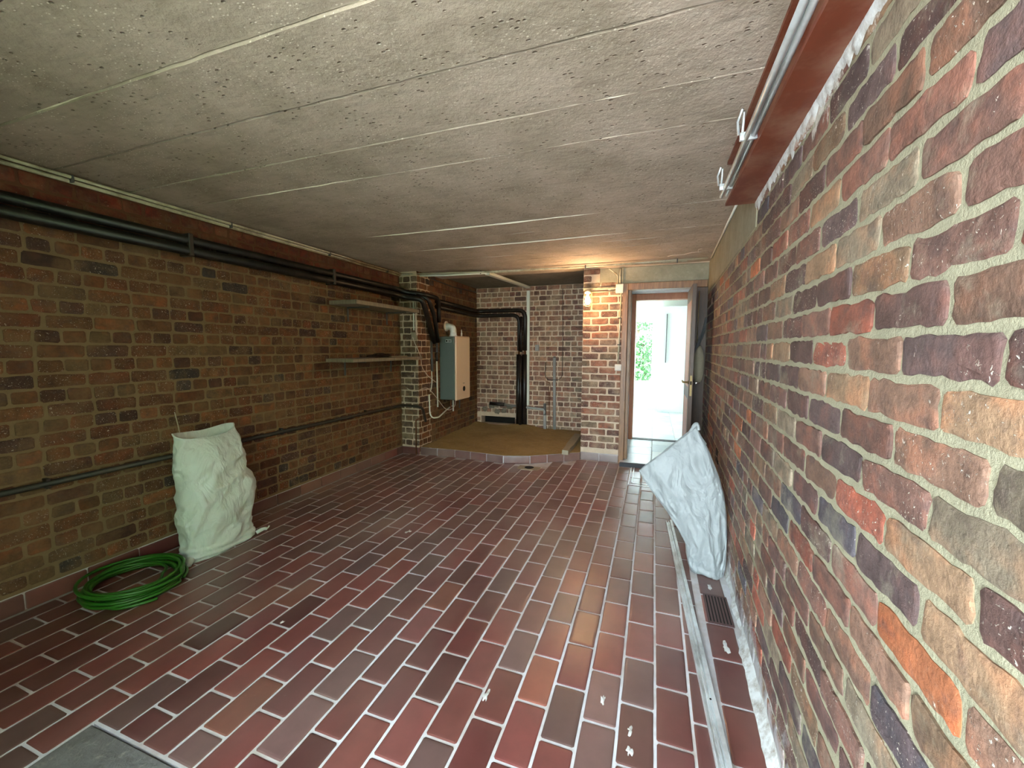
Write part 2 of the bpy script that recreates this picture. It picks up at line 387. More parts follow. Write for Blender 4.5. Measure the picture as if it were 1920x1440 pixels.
def bricks(root, O, U, V, N, L, H, rows, mat, pal, seed, skip=None, limit=300, proud=.004, piece='brick', rough=1.0, seg=3, colfn=None, smooth=True):
    """rows: list of (v0, v1, [(u0,u1),...])"""
    rng = random.Random(seed); items = []
    for (v0, v1, cells) in rows:
        for (u0, u1) in cells:
            u0, u1 = max(u0, .0), min(u1, L)
            if u1 - u0 < .025: continue
            cen = O + U * ((u0 + u1) / 2) + V * ((v0 + v1) / 2)
            if skip and skip(cen, (u0, u1, v0, v1)): continue
            g = brick_geo(O, U, V, N, u0, u1, v0, v1, proud + rng.uniform(0, .0022) * rough, rng, rough, seg)
            c = colfn(cen, rng) if colfn else pick(pal, rng)
            d = cen - camloc; sz = (u1 - u0) * (v1 - v0) * abs(d.normalized().dot(N)) / d.length_squared
            items.append((-sz if inview(cen) else 1, len(items), g, c))
    items.sort(key=lambda t: t[:2]); ind = [t for t in items[:limit] if t[0] < 0]; rest = items[len(ind):]
    for _, _, (v, f), c in ind: mesh(piece, v, f, mat, root, flags(v, f) if smooth else False, [c] * len(v))
    if rest:
        V_, F_, C_, SM = [], [], [], []
        for _, _, (v, f), c in rest:
            SM += flags(v, f)
            b = len(V_); V_ += v; F_ += [tuple(i + b for i in q) for q in f]; C_ += [c] * len(v)
        stuff(mesh('distant_' + piece + 's' if piece[-1] != 's' else piece, V_, F_, mat, root, SM if smooth else False, C_))
def rows_bond(z0, pitch, nrows, joint, bond, L, s_pitch, phase, rng, h_pitch=None):
    out = []
    for i in range(nrows):
        v0 = z0 + i * pitch + joint / 2; v1 = z0 + (i + 1) * pitch - joint / 2; cells = []
        if bond == 'stretcher' or (bond == 'english' and i % 2 == 0):
            p = s_pitch; off = phase + (p / 2 if (bond == 'stretcher' and i % 2) else 0) + (0 if bond == 'stretcher' else rng.uniform(-.05, .05))
        else: p = h_pitch; off = phase + p * .5
        u = (off % p) - p
        while u < L:
            jj = rng.uniform(-.004, .004); cells.append((u + joint / 2 + jj, u + p - joint / 2 + rng.uniform(-.003, .003))); u += p
        out.append((v0, v1, cells))
    return out
RNG = random.Random(3)
X3, Z3 = Vector((1, 0, 0)), Vector((0, 0, 1)); Y3 = Vector((0, 1, 0))

# ------------------------------------------------------------------ the shell
CZ = 2.32; XL = -3.08; YD = 4.93; XA = -2.82; YB = 6.23; YP = 4.43
# floor: grout bed with a quarry tile in each cell
floor = struct(G().box(-3.2, .62, .78, 4.98, -.14, -.004).box(-3.2, -.7, 4.98, YB + .2, -.14, -.004).box(-3.2, -1.905, -1.5, .78, -.14, -.004).build('floor', 'grout'))
tiles = []; Wt = .1307; jt = .011
edges = [(-3.06 if i < -23 else .0496 + i * Wt, .0496 + (i + 1) * Wt) for i in range(-24, 1)]
cols_ = [(a, b, i) for (a, b), i in zip(edges, range(-24, 1))] + [(.1803, .262, 1), (.290, .425, 2)]
TP = [((106, 54, 52), 6), ((112, 58, 54), 4), ((100, 53, 54), 4), ((118, 66, 54), 1.2), ((98, 72, 70), 2.4), ((90, 50, 49), 3)]
fr = []
for (x0, x1, i) in cols_:
    off = 3.775 + (0 if i % 2 else .125); y = off - .25 * 15; cells = []
    while y < 4.95:
        a, b = max(y + jt / 2, .79 if x1 > -1.9 else .2), min(y + .25 - jt / 2, 4.915); y += .25
        if b - a < .02: continue
        cells.append((a, b))
    fr.append((x0 + jt / 2, x1 - jt / 2, cells))
def floor_skip(c, r):
    if abs(c.x + 1.32) < .13 and 4.30 < c.y < 4.55: return True
    if c.x < -.80 and c.y > 4.46 + max(0, (c.x + 1.55) * .5): return c.x < -.9 or c.y > 4.87
    return c.y > 4.80 and c.x > -.36
bricks(floor, Vector((0, 0, -.001)), Y3, X3, Z3, 5, 1, [(x0, x1, cl) for x0, x1, cl in fr], 'tile', TP, 11, floor_skip, 300, .0, 'tile', .35, 2, None, False)
# concrete apron of the garage doorway
g = G().box(-1.90, .5, -1.5, .772, -.14, .002, .004); struct(g.build('floor_apron', 'slab'))
struct(G().box(-14, .6, -16, -1.5, -.2, -.02).build('floor_yard', 'paving'))
struct(G().box(-14, -3.4, -1.5, 16, -.3, -.06).box(.9, 14, -1.5, 16, -.3, -.06).box(.6, 14, -16, -1.5, -.3, -.03).build('floor_lawn', 'grass'))
g = G()
for k in range(9): g.blob((2.6 + .3 * (k % 2), -9 + k * .95, .9), (.8, .8, 1.3), 8, .5, k)
struct(g.build('green_bounce_hedge', 'leaf', None, True))  # unseen hedge, added to bounce green light inside

# left wall
wl = struct(G().box(XL - .2, XL, -1.2, YP + .3, -.1, 2.5).build('wall_left', 'mortar_left'))
bl = G().box(XL, XA, YP, YP + .3, -.1, 2.5).build('pilaster', 'mortar_back', wl)
L0 = .34; zl = 1.315 - 16 * .0803
rows = rows_bond(zl, .0803, 29, .014, 'english', YP - L0, .205, .02, RNG, .108)
def left_col(c, rng):
    if c.z > 2.10: l = lin((104 + rng.uniform(-10, 10), 48, 34)); return (l[0], l[1], l[2], 0)
    k = pick(PAL_L, rng); return k
bricks(wl, Vector((XL, L0, 0)), Y3, Z3, X3, YP - L0, 2.4, rows, 'brick_left', PAL_L, 21, lambda c, r: r[2] < .07 or r[3] > 2.325, 300, .003, 'brick', 1.2, 3, left_col)
pr = rows_bond(.03, .0803, 28, .016, 'english', XA - XL, .21, .0, RNG, .108)
bricks(bl, Vector((XL, YP, 0)), X3, Z3, -Y3, XA - XL, 2.4, pr, 'brick_back', [((112, 92, 70), 3), ((98, 78, 60), 3), ((86, 66, 52), 2), ((120, 104, 80), 2)], 22, lambda c, r: r[2] < .07 or r[3] > 2.325, 300, .003)
# right wall, slightly splayed
BX, BS = .385, .032
ru = Vector((BS, 1, 0)).normalized(); rn = Vector((-1, BS, 0)).normalized()
def RX(y): return BX + BS * y
def rbox(g, y0, y1, z0, z1, t):   # slab standing on the splayed wall plane, thickness t outwards (t>0) or behind
    v = []
    for z in (z0, z1):
        for (y, d) in ((y0, 0), (y1, 0), (y1, t), (y0, t)): v.append(Vector((RX(y), y, z)) + rn * d)
    f = [(0, 1, 2, 3), (7, 6, 5, 4), (0, 4, 5, 1), (1, 5, 6, 2), (2, 6, 7, 3), (3, 7, 4, 0)]
    if t < 0: f = [tuple(reversed(q)) for q in f]
    g.add(v, f); return g
wr = struct(rbox(G(), -1.2, YD + .2, -.1, 2.5, -.2).build('wall_right', 'mortar_right'))
R0 = .33; ul = (YD - R0) / ru.y
rows = rows_bond(1.413 - 17 * .0805, .0805, 29, .015, 'stretcher', ul, .2352, 0, RNG)
# joint phases measured in y: odd courses .898, even courses .78
rows2 = []
for i, (v0, v1, cl) in enumerate(rows):
    ph = (.898 if i % 2 == 0 else 1.010) - R0; p = .2352; u = (ph % p) - p; cc = []
    while u < ul:
        if RNG.random() < .16 and u > 1.3:
            cc += [(u + .008, u + p / 2 - .008), (u + p / 2 + .008, u + p - .008)]
        else: cc.append((u + .0065 + RNG.uniform(-.003, .003), u + p - .0065 + RNG.uniform(-.003, .003)))
        u += p
    rows2.append((v0, v1, cc))
bricks(wr, Vector((RX(R0), R0, 0)), ru, Z3, rn, ul, 2.4, rows2, 'brick_right', PAL_R, 31,
       lambda c, r: (r[3] > 1.99 and c.y > 2.36) or r[3] > 2.325 or r[2] < .0, 300, .0022, 'brick', 1.5, 6)
lt = G(); rbox(lt, 2.34, YD, 1.985, CZ, .005); struct(lt.build('trim_1', 'concrete'))['label'] = 'smooth grey concrete lintel band at the top of the right wall'
# lime spill along the foot of the right wall
g = G(); vs = []; fs = []; n = 90
for i in range(n + 1):
    y = .5 + 3.0 * i / n; wv = .018 + .022 * noise.noise(Vector((y * 5, 0, 0))) + .010 * noise.noise(Vector((y * 19, 3, 0)))
    wv = max(.004, wv + (.012 if y < 2.1 else -.006)); x = RX(y)
    vs += [(x + .004, y, .045 + .02 * noise.noise(Vector((y * 9, 7, 0)))), (x - wv * .5, y, .016), (x - wv, y, -.001)]
for i in range(n):
    for k in range(2): fs.append((i * 3 + k, i * 3 + k + 1, (i + 1) * 3 + k + 1, (i + 1) * 3 + k))
o = mesh('mortar_spill', vs, fs, 'lime', wr, True); o['label'] = 'white lime mortar spilled along the wall foot'

vs = []; fs = []; n = 160
for i in range(n + 1):
    y = .45 + 1.9 * i / n; dn = .035 + .05 * max(0, noise.noise(Vector((y * 4, 1, 0)))) + .045 * noise.noise(Vector((y * 23, 5, 0))) + .02 * noise.noise(Vector((y * 60, 5, 0)))
    dn = max(.006, dn)
    for z, t_ in ((2.112, .012), (2.108 - dn * .5, .011 + .004 * noise.noise(Vector((y * 30, 3, 0)))), (2.108 - dn, .003)):
        vs.append(Vector((RX(y), y, z)) + rn * t_)
for i in range(n):
    for k in range(2): fs.append((i * 3 + k, i * 3 + k + 1, (i + 1) * 3 + k + 1, (i + 1) * 3 + k))
mesh('plaster_smear', vs, fs, 'lime', wr, True)['label'] = 'white plaster smeared under the red beam'
# wall with the door: a brick pier on the left, jambs and concrete lintel
PX0, PX1 = -.823, -.365
wd = struct(G().box(PX0, PX1, YD, YD + .14, -.1, 2.5).box(PX1, .60, YD, YD + .14, 2.105, 2.5).box(PX0, PX0 + .12, YD + .14, YB, -.1, 2.5).build('wall_door_side', 'mortar_back'))
prow = rows_bond(1.829 - 21 * .0838, .0838, 28, .018, 'stretcher', PX1 - PX0, .208, -.006, RNG)
bricks(wd, Vector((PX0, YD, 0)), X3, Z3, -Y3, PX1 - PX0, 2.4, prow, 'brick_back', PAL_P, 41, lambda c, r: r[2] < .09 or r[3] > 2.33 or (c.z > 2.14 and c.x > -.63), 300, .004)
struct(G().box(-.63, .56, YD - .004, YD + .1, 2.135, CZ, .003).build('trim_2', 'concrete'))['label'] = 'grey concrete lintel over the doorway'
# alcove walls
wa = struct(G().box(XA - .2, XA, YP + .3, YB + .2, -.1, 2.5).build('wall_alcove_side', 'mortar_left'))
rows = rows_bond(.03, .0803, 29, .014, 'english', YB - YP, .205, .03, RNG, .108)
bricks(wa, Vector((XA, YP, 0)), Y3, Z3, X3, YB - YP, 2.4, rows, 'brick_left', PAL_L, 51, lambda c, r: r[3] > 2.37, 220, .003)
hb = (-2.74, -2.13, .10, .235)
wb = G().box(XA, hb[0], YB, YB + .2, -.1, 2.5).box(hb[1], PX0 + .12, YB, YB + .2, -.1, 2.5).box(hb[0], hb[1], YB, YB + .2, hb[3], 2.5).box(hb[0], hb[1], YB, YB + .2, -.1, hb[2])
wb = struct(wb.build('wall_back', 'mortar_back'))
G().box(hb[0], hb[1], YB + .17, YB + .19, hb[2], hb[3]).build('recess', 'void', wb)['label'] = 'dark hole broken into the wall foot'
rows = rows_bond(.06, .0795, 29, .0165, 'english', PX0 + .02 - XA, .202, .02, RNG, .102)
def bcol(c, rng):
    k = pick(PAL_B, rng)
    return k
bricks(wb, Vector((XA, YB, 0)), X3, Z3, -Y3, PX0 + .02 - XA, 2.4, rows, 'brick_back', PAL_B, 61,
       lambda c, r: r[3] > 2.37 or (hb[0] - .02 < c.x < hb[1] + .04 and r[2] < hb[3] and r[3] > .1), 300, .004)
# ceiling: board marked concrete, one piece per shuttering board
ce = struct(G().box(-3.25, .75, -1.2, 5.06, CZ + .02, CZ + .2).build('ceiling', 'void'))  # dark backing paints shade into the open board joints
jy = [.06, .36, .66, .985, 1.30, 1.635, 1.925, 2.28, 2.63, 2.95, 3.25, 3.52, 3.76, 3.99, 4.22, 4.45, 4.70, 5.06]
deep = {1.30: .008, 2.28: .004, 1.925: .0, 2.95: .004}
for bi in range(len(jy) - 1):
    y0, y1 = jy[bi], jy[bi + 1]; n, m = 110, 8; v = []; f = []
    dz = [.0, .006, .009, .001, .003, .001, .0, .006, .008, .009, .0095, .010, .011, .011, .012, .012, .012][bi]
    g0, g1 = (.0075 if abs(y0 - 1.30) < .01 else .0025), (.0075 if abs(y1 - 1.30) < .01 else .0025)
    for i in range(n + 1):
        x = -3.1 + 3.72 * i / n
        for k in range(m + 1):
            t = k / m; e0 = .0035 * noise.noise(Vector((x * 7, y0 * 3, 1))); e1 = .0035 * noise.noise(Vector((x * 7, y1 * 3, 1)))
            y = (y0 + g0 + e0) * (1 - t) + (y1 - g1 + e1) * t
            z = CZ + dz + .004 * noise.noise(Vector((x * 2.2, y * 2.2, 5 + bi))) + .0022 * noise.noise(Vector((x * 11, y * 14, bi)))
            v.append((x, y, z))
    for i in range(n):
        for k in range(m): a = i * (m + 1) + k; f.append((a, a + 1, a + m + 2, a + m + 1))
    # turned up edges
    b = len(v)
    for i in range(n + 1): v.append((v[i * (m + 1)][0], v[i * (m + 1)][1], CZ + .03)); v.append((v[i * (m + 1) + m][0], v[i * (m + 1) + m][1], CZ + .03))
    for i in range(n):
        f.append((b + 2 * i, i * (m + 1), (i + 1) * (m + 1), b + 2 * i + 2)); f.append((i * (m + 1) + m, b + 2 * i + 1, b + 2 * i + 3, (i + 1) * (m + 1) + m))
    mesh('board_strip', v, f, 'concrete_ceiling', ce)
def fin(y, x0, x1, h, seed):
    v = []; f = []; n = int((x1 - x0) / .025)
    for i in range(n + 1):
        x = x0 + (x1 - x0) * i / n; e = .0035 * noise.noise(Vector((x * 7, y * 3, 1))) + .002 * noise.noise(Vector((x * 31, seed, 0)))
        hh = max(.0, .6 * h * (.6 + 1.8 * noise.noise(Vector((x * 3.1, seed, 2))) + .5 * noise.noise(Vector((x * 25, seed, 9))))) * min(1, i / 22, (n - i) / 22)
        fd = min(1, i / 30, (n - i) / 30); zb = CZ + .014 - .008 * fd
        v += [(x, y + e - .005 * fd, zb), (x, y + e, CZ - hh + .012 * (1 - fd)), (x, y + e + .004 * fd, zb)]
    for i in range(n): f += [(3 * i, 3 * i + 1, 3 * i + 4, 3 * i + 3), (3 * i + 1, 3 * i + 2, 3 * i + 5, 3 * i + 4)]
    mesh('concrete_ridge', v, f, 'fin', ce)
for y, x0, x1, h, sd in [(.985, -2.6, -1.9, .006, 1), (.985, -.9, .2, .014, 2), (1.635, -3.0, -2.0, .008, 3), (1.635, -.6, .25, .010, 4), (1.925, -3.05, -1.2, .008, 5), (2.28, -3.05, -2.2, .005, 6), (1.30, -2.8, -2.0, .004, 7), (2.95, -2.6, -.2, .004, 8), (3.52, -2.4, -.1, .004, 9)]:
    fin(y, x0, x1, h, sd)
struct(G().box(-3.1, PX0 + .1, 5.06, YB + .2, 2.362, 2.52).build('ceiling_alcove', 'concrete_dark'))
# garage front: wall beside and above the open doorway behind the camera
struct(G().box(-3.3, -1.25, -.75, -.6, -.1, 2.5).box(-1.25, .2, -.75, -.6, 2.14, 2.5).box(.2, .6, -.75, -.6, -.1, 2.5).build('wall_front', 'mortar_left'))
struct(G().box(-3.3, .75, -1.25, 5.1, 2.53, 2.6).build('ceiling_roof', 'concrete_dark'))

struct(G().box(.56, .8, -4.2, -.75, -.1, 2.7).build('wall_light_blocker', 'blocker_green'))  # unseen wall, added to keep light off the left side
# skirting of tiles along the left wall and the pilaster, the pier
def skirting(name, segs, z1, seedd):
    root = None; rng = random.Random(seedd)
    for (A, B, N_) in segs:
        A = Vector(A); B = Vector(B); U = (B - A).normalized(); L_ = (B - A).length; N_ = Vector(N_)
        if root is None: root = struct(mesh(name, [A + N_ * .004 + Z3 * z for z in (0, z1)] + [B + N_ * .004 + Z3 * z for z in (z1, 0)], [(0, 1, 2, 3)], 'grout'))
        k = 0; u = -.02
        while u < L_:
            a, b = max(u + .004, 0), min(u + .2505 - .004, L_)
            if b - a > .02:
                v, f = brick_geo(A + N_ * .004, U, Z3, N_, a, b, .002, z1 - .003 + rng.uniform(-.003, .002), .010, rng, .3, 2)
                c = pick(TP, rng); mesh('tile', v, f, 'tile', root, False, [(c[0], c[1], c[2], 0)] * len(v))
            u += .2505
    return root
skirting('baseboard_left', [((XL, .31, 0), (XL, YP, 0), (1, 0, 0)), ((XL, YP, 0), (XA, YP, 0), (0, -1, 0))], .098, 1)
skirting('baseboard_door_side', [((PX0, YD, 0), (PX1, YD, 0), (0, -1, 0))], .10, 2)

# raised alcove slab with a tiled kerb
pts = [(XA, 4.45), (-2.33, 4.475), (-1.66, 4.43), (-1.36, 4.53), (PX0, 4.90)]
poly = pts + [(PX0 + .01, YB), (XA, YB)]
g = G(); v = []; nx, ny = 44, 44
def yfront(x):
    for (a, b) in zip(pts, pts[1:]):
        if a[0] <= x <= b[0]: return a[1] + (b[1] - a[1]) * (x - a[0]) / (b[0] - a[0])
    return pts[-1][1]
for i in range(nx + 1):
    x = XA + (PX0 - XA) * i / nx; yf = yfront(x) + .014
    for k in range(ny + 1):
        y = yf + (YB + .03 - yf) * k / ny
        z = .094 + .006 * noise.noise(Vector((x * 3, y * 3, 0))) * min(1, k / 4)
        z += .05 * math.exp(-((x + 1.86) ** 2 / .02 + (y - 6.1) ** 2 / .02)) + .05 * math.exp(-((x + 2.1) ** 2 / .03 + (y - 6.15) ** 2 / .01))
        z += .07 * math.exp(-((x - XA) ** 2 / .02)) * (.5 + .5 * noise.noise(Vector((y * 4, 0, 0))))  * (k / ny)
        v.append((x, y, z))
f = [(a, a + 1, a + ny + 2, a + ny + 1) for i in range(nx) for k in range(ny) for a in [i * (ny + 1) + k]]
f = [tuple(reversed(q)) for q in f]
fa = struct(mesh('floor_alcove', v, f, 'screed', None, True))
rng = random.Random(5)
for (a, b) in zip(pts, pts[1:]):
    A = Vector((a[0], a[1], 0)); B = Vector((b[0], b[1], 0)); U = (B - A).normalized(); N_ = Vector((U.y, -U.x, 0)); L_ = (B - A).length; k = max(1, round(L_ / .25)); p = L_ / k
    mesh('kerb_joint', [A, B, B + Z3 * .094, A + Z3 * .094], [(0, 1, 2, 3)], 'grout', fa)
    for q in range(k):
        v, f = brick_geo(A, U, Z3, N_, q * p + .004, (q + 1) * p - .004, .002, .092, .010, rng, .3, 2)
        c = pick(TP, rng); mesh('tile', v, f, 'tile', fa, False, [(c[0], c[1], c[2], 0)] * len(v))

# ------------------------------------------------------------------ doorway
d1 = struct(G().box(-.365, -.302, YD - .03, YD + .12, .0, 2.13, .004).build('door_1', 'wood'))
G().box(-.302, -.268, YD + .02, YD + .12, .05, 2.06, .003).build('jamb_stop', 'wood', d1)
G().box(-.302, .53, YD - .03, YD + .12, 2.055, 2.13, .004).build('head', 'wood', d1)
G().box(.365, .40, YD - .0, YD + .12, .05, 2.055, .003).build('jamb', 'wood_dark', d1)
G().box(.40, .535, YD - .02, YD + .02, .0, 2.055, .003).build('side_panel', 'wood_dark', d1)['label'] = 'dark brown board beside the door'
G().box(-.34, .50, 4.79, 4.815, -.01, .047, .003).build('threshold', 'stone_dark', d1)['label'] = 'dark stone step'
# the opened leaf
lf = G().box(.333, .371, 4.28, 4.90, .03, 2.005, .003).build('leaf', 'wood_dark', d1)
G().box(.343, .361, 4.274, 4.281, .92, 1.12, .001).build('lock_plate', 'brass', lf)
G().box(.345, .358, 4.270, 4.275, 1.03, 1.065).build('keyhole', 'void', lf)
g = G().tube(rounded([(.371, 4.335, 1.045), (.425, 4.335, 1.045), (.425, 4.45, 1.045)], .012), .010); g.lathe([(.02, 0), (.02, .006)], (.371, 4.335, 1.045), 'X')
g.build('handle', 'chrome', lf, True)['label'] = 'chrome lever on the wall side'
g = G().tube(rounded([(.333, 4.335, 1.050), (.285, 4.335, 1.050), (.285, 4.46, 1.055)], .012), .009); g.lathe([(.02, -.006), (.02, 0)], (.333, 4.335, 1.05), 'X')
g.build('handle', 'brass', lf, True)['label'] = 'brass lever on the room side'
g = G(); [g.box(.331, .334, 4.36 + 0, 4.84, z0, z1, .002) for z0, z1 in ((.18, .88), (1.0, 1.86))]; g.build('raised_panel', 'wood_orange', lf)

# vestibule and hall beyond (white, bright)
struct(G().box(-.60, .8, YD + .14, 9.9, -.1, .047).box(-.34, .50, 4.815, YD + .14, -.1, .047).box(-2.4, -.60, 6.36, 9.9, -.1, .047).box(.8, 1.7, 6.2, 9.9, -.1, .047).build('floor_hall', 'grout'))
rng = random.Random(9); V_ = []; F_ = []; C_ = []
fh = bpy.data.objects['floor_hall']
for ix in range(-2, 3):
    for iy in range(0, 12):
        x0 = -.62 + (ix + 2) * .32; y0 = YD + .15 + iy * .38 - (.19 if ix % 2 else 0)
        if iy == 0: y0 = 4.82
        if iy == 0 and (x0 < -.31 or x0 + .32 > .55): x0 = -9
        if x0 < -8: continue
        y1 = YD + .15 + (iy + 1) * .38 - (.19 if ix % 2 else 0)
        v, f = brick_geo(Vector((0, 0, .047)), X3, Y3, Z3, x0 + .002, x0 + .316, y0, y1 - .004, .003, rng, .1, 2)
        c = lin(rng.choice([(206, 216, 218), (188, 202, 208), (214, 220, 218), (172, 190, 200)])); mesh('tile', v, f, 'hall_tile', fh, False, [c] * len(v))
struct(G().box(-.62, -.372, YD + .14, 6.3, 0, 2.4).box(.55, .70, YD + .14, 6.3, 0, 2.4).build('wall_vestibule', 'white_paint'))
struct(G().box(-.62, .72, YD + .14, 9.9, 2.40, 2.5).box(-2.5, -.62, 6.42, 9.9, 2.4, 2.5).box(.72, 1.7, 6.2, 9.9, 2.4, 2.5).build('ceiling_hall', 'white_paint'))
struct(G().box(-.62, -.32, 6.12, 6.3, 0, 2.4).box(.50, 1.7, 6.12, 6.3, 0, 2.4).box(-.32, .50, 6.12, 6.3, 2.15, 2.4).box(-2.5, -.62, 6.44, 6.5, 0, 2.4).build('wall_hall_near', 'white_paint'))
d2 = struct(G().box(-.32, -.262, 6.08, 6.22, .05, 2.155, .004).build('door_2', 'wood_orange'))
G().box(-.262, .442, 6.08, 6.22, 2.065, 2.155, .004).build('head', 'wood_orange', d2)
G().box(.425, .50, 6.08, 6.22, .05, 2.155, .004).build('jamb', 'wood_orange', d2)
G().box(-.262, .425, 6.10, 6.20, .045, .058).build('threshold', 'stone_dark', d2)
# far hall wall with window, side wall with tall opening
wx0, wx1, wz0, wz1 = -.42, .0, .62, 2.02
struct(G().box(-2.5, wx0, 9.3, 9.45, 0, 2.4).box(wx1, 1.7, 9.3, 9.45, 0, 2.4).box(wx0, wx1, 9.3, 9.45, 0, wz0).box(wx0, wx1, 9.3, 9.45, wz1, 2.4).build('wall_hall_far', 'white_paint'))
struct(G().box(1.6, 1.7, 6.3, 9.4, 0, 2.4).build('wall_hall_right', 'white_paint'))
struct(G().box(-2.5, -2.4, 6.44, 7.3, 0, 2.4).box(-2.5, -2.4, 8.4, 9.4, 0, 2.4).box(-2.5, -2.4, 7.3, 8.4, 0, 1.0).box(-2.5, -2.4, 7.3, 8.4, 2.0, 2.4).build('wall_hall_left', 'white_paint'))
w1 = struct(G().box(wx0, wx0 + .04, 9.32, 9.38, wz0, wz1).box(wx1 - .04, wx1, 9.32, 9.38, wz0, wz1).box(wx0 + .04, wx1 - .04, 9.32, 9.38, wz0, wz0 + .05).box(wx0 + .04, wx1 - .04, 9.32, 9.38, wz1 - .05, wz1).build('window_1', 'white_paint'))
G().box(wx0 + .04, wx1 - .04, 9.345, 9.351, wz0 + .05, wz1 - .05).build('pane', 'glass', w1)
struct(G().box(-.6, .10, 9.285, 9.30, .05, .13).build('baseboard_hall', 'white_door'))
# white cupboard door in the hall
t = Thing('cupboard', (.38, 9.1, .05), 'white panelled cupboard in the bright room beyond the doorway', 'cupboard')
t.part(G().box(.12, 1.2, 8.96, 9.28, .05, 2.25, .003), 'body', 'white_door')
dd = t.part(G().box(.15, .60, 8.94, 8.96, .10, 2.2, .003), 'door', 'white_door')
g = G().box(.15, .19, 8.932, 8.94, .10, 2.2).box(.56, .60, 8.932, 8.94, .10, 2.2).box(.19, .56, 8.932, 8.94, .10, .2).box(.19, .56, 8.932, 8.94, 2.1, 2.2)
g.build('door_rail', 'white_door', dd)
G().box(.225, .243, 8.90, 8.93, 1.09, 2.09, .003).build('handle', 'dark_grey', dd)['label'] = 'long grey vertical pull bar'
# shrub outside the far window
t = Thing('shrub', (-.25, 11.2, 0), 'leafy green shrub seen through the far window', 'shrub')
t.part(G().tube([(-.25, 11.2, -.06), (-.22, 11.2, .8), (-.3, 11.2, 1.5)], .025), 'stem', 'bark', True)
g = G(); rng = random.Random(4)
for i in range(1500):
    z = rng.uniform(.3, 1.75); r = .5; c = Vector((-.25 + rng.gauss(0, .25), 11.2 + rng.gauss(0, .22), z)); u = Vector([rng.gauss(0, 1) for _ in range(3)]).normalized(); w_ = u.orthogonal().normalized(); L_ = rng.uniform(.05, .09)
    g.add([c - u * L_, c + w_ * L_ * .4, c + u * L_, c - w_ * L_ * .4], [(0, 1, 2, 3)])
stuff(t.part(g, 'foliage', 'leaf'))
t = Thing('tree', (-.5, 13.5, 0), 'dark tree crown high in the far window', 'tree')
t.part(G().tube([(-.5, 13.5, -.06), (-.5, 13.5, 2.4)], .06), 'trunk', 'bark', True)
g = G()
for i in range(900):
    c = Vector((-.3 + rng.gauss(0, .35), 13.5 + rng.gauss(0, .3), rng.uniform(1.95, 2.6))); u = Vector([rng.gauss(0, 1) for _ in range(3)]).normalized(); w_ = u.orthogonal().normalized(); L_ = rng.uniform(.05, .09)
    g.add([c - u * L_, c + w_ * L_ * .4, c + u * L_, c - w_ * L_ * .4], [(0, 1, 2, 3)])
stuff(t.part(g, 'foliage', 'leaf'))

# ------------------------------------------------------------------ steel beam and rods at the right of the ceiling
g = G(); n = 40; v = []; f = []
prof = [(.315, 2.135), (.315, 2.122), (.50, 2.122), (.50, 2.135), (.42, 2.14), (.42, 2.31), (.315, 2.31), (.315, 2.32), (.50, 2.32)]
sec = [(.318, 2.106), (.60, 2.106), (.60, 2.319), (.318, 2.319), (.318, 2.306), (.372, 2.306), (.372, 2.120), (.318, 2.120)]
for i in range(n + 1):
    y = .16 + (2.36 - .16) * i / n
    for (x, z) in sec: v.append((min(x, RX(y) - .003) + .0015 * noise.noise(Vector((y * 9, x * 50, z * 50))), y, z))
m = len(sec)
for i in range(n):
    for k in range(m): f.append((i * m + k, i * m + (k + 1) % m, (i + 1) * m + (k + 1) % m, (i + 1) * m + k))
f.append(tuple(range(m - 1, -1, -1))); f.append(tuple(n * m + k for k in range(m)))
tag(mesh('steel_beam', v, f, 'rust_red'), 'rust-red painted steel beam along the top of the right wall', 'beam')
t = Thing('ceiling_rail', (.30, 1.3, 2.13), 'shiny galvanised steel door track hung under the ceiling beside the red beam', 'rail')
t.part(G().tube([(.276, .3, 2.135), (.290, 2.30, 2.135)], .009, 12), 'rod', 'steel', True)
t.part(G().tube([(.300, .3, 2.142), (.314, 2.30, 2.142)], .009, 12), 'rod', 'steel', True)
t.part(G().box(.286, .304, .3, 2.26, 2.146, 2.156, .002), 'channel', 'steel')
for yy in (.98, 1.70, 2.18):
    g = G().box(.266, .322, yy, yy + .016, 2.128, 2.156, .002)
    g.tube([(.262, yy + .008, 2.15), (.254, yy - .015, 2.185), (.262, yy - .05, 2.21)], .0045, 8).tube([(.274, yy + .008, 2.15), (.276, yy + .01, 2.19), (.272, yy - .02, 2.215)], .0045, 8)
    t.part(g, 'bracket', 'steel', True)

# ------------------------------------------------------------------ conduits on the ceiling
def clip(t, x, y, z, ax):
    g = G()
    if ax == 'Y': g.box(x - .022, x + .022, y - .006, y + .006, z - .016, z + .022, .002)
    else: g.box(x - .006, x + .006, y - .022, y + .022, z - .016, z + .022, .002)
    t.part(g, 'clip', 'dark_grey')
t = Thing('conduit_run', (XL + .03, 2.5, 2.29), 'pale twin electrical conduit along the top of the left wall', 'conduit')
t.part(G().tube([(XL + .03, .35, 2.282), (XL + .03, 4.40, 2.284)], .011), 'pipe', 'cream_conduit', True)
t.part(G().tube([(XL + .052, .35, 2.300), (XL + .052, 4.40, 2.302)], .009), 'pipe', 'cream_conduit', True)
for yy in (1.36, 2.24, 3.22, 4.13): clip(t, XL + .04, yy, 2.29, 'Y')
t = Thing('conduit_run', (-1.2, 4.58, 2.30), 'pale conduit bundle across the ceiling in front of the alcove and door', 'conduit')
t.part(G().tube([(XL + .05, 4.415, 2.300), (-2.0, 4.57, 2.296), (-.75, 4.66, 2.300), (.49, 4.62, 2.305)], .010), 'pipe', 'cream_conduit', True)
t.part(G().tube([(XL + .05, 4.465, 2.284), (-2.5, 4.56, 2.285), (-1.95, 4.60, 2.286)], .012), 'pipe', 'white_pvc', True)
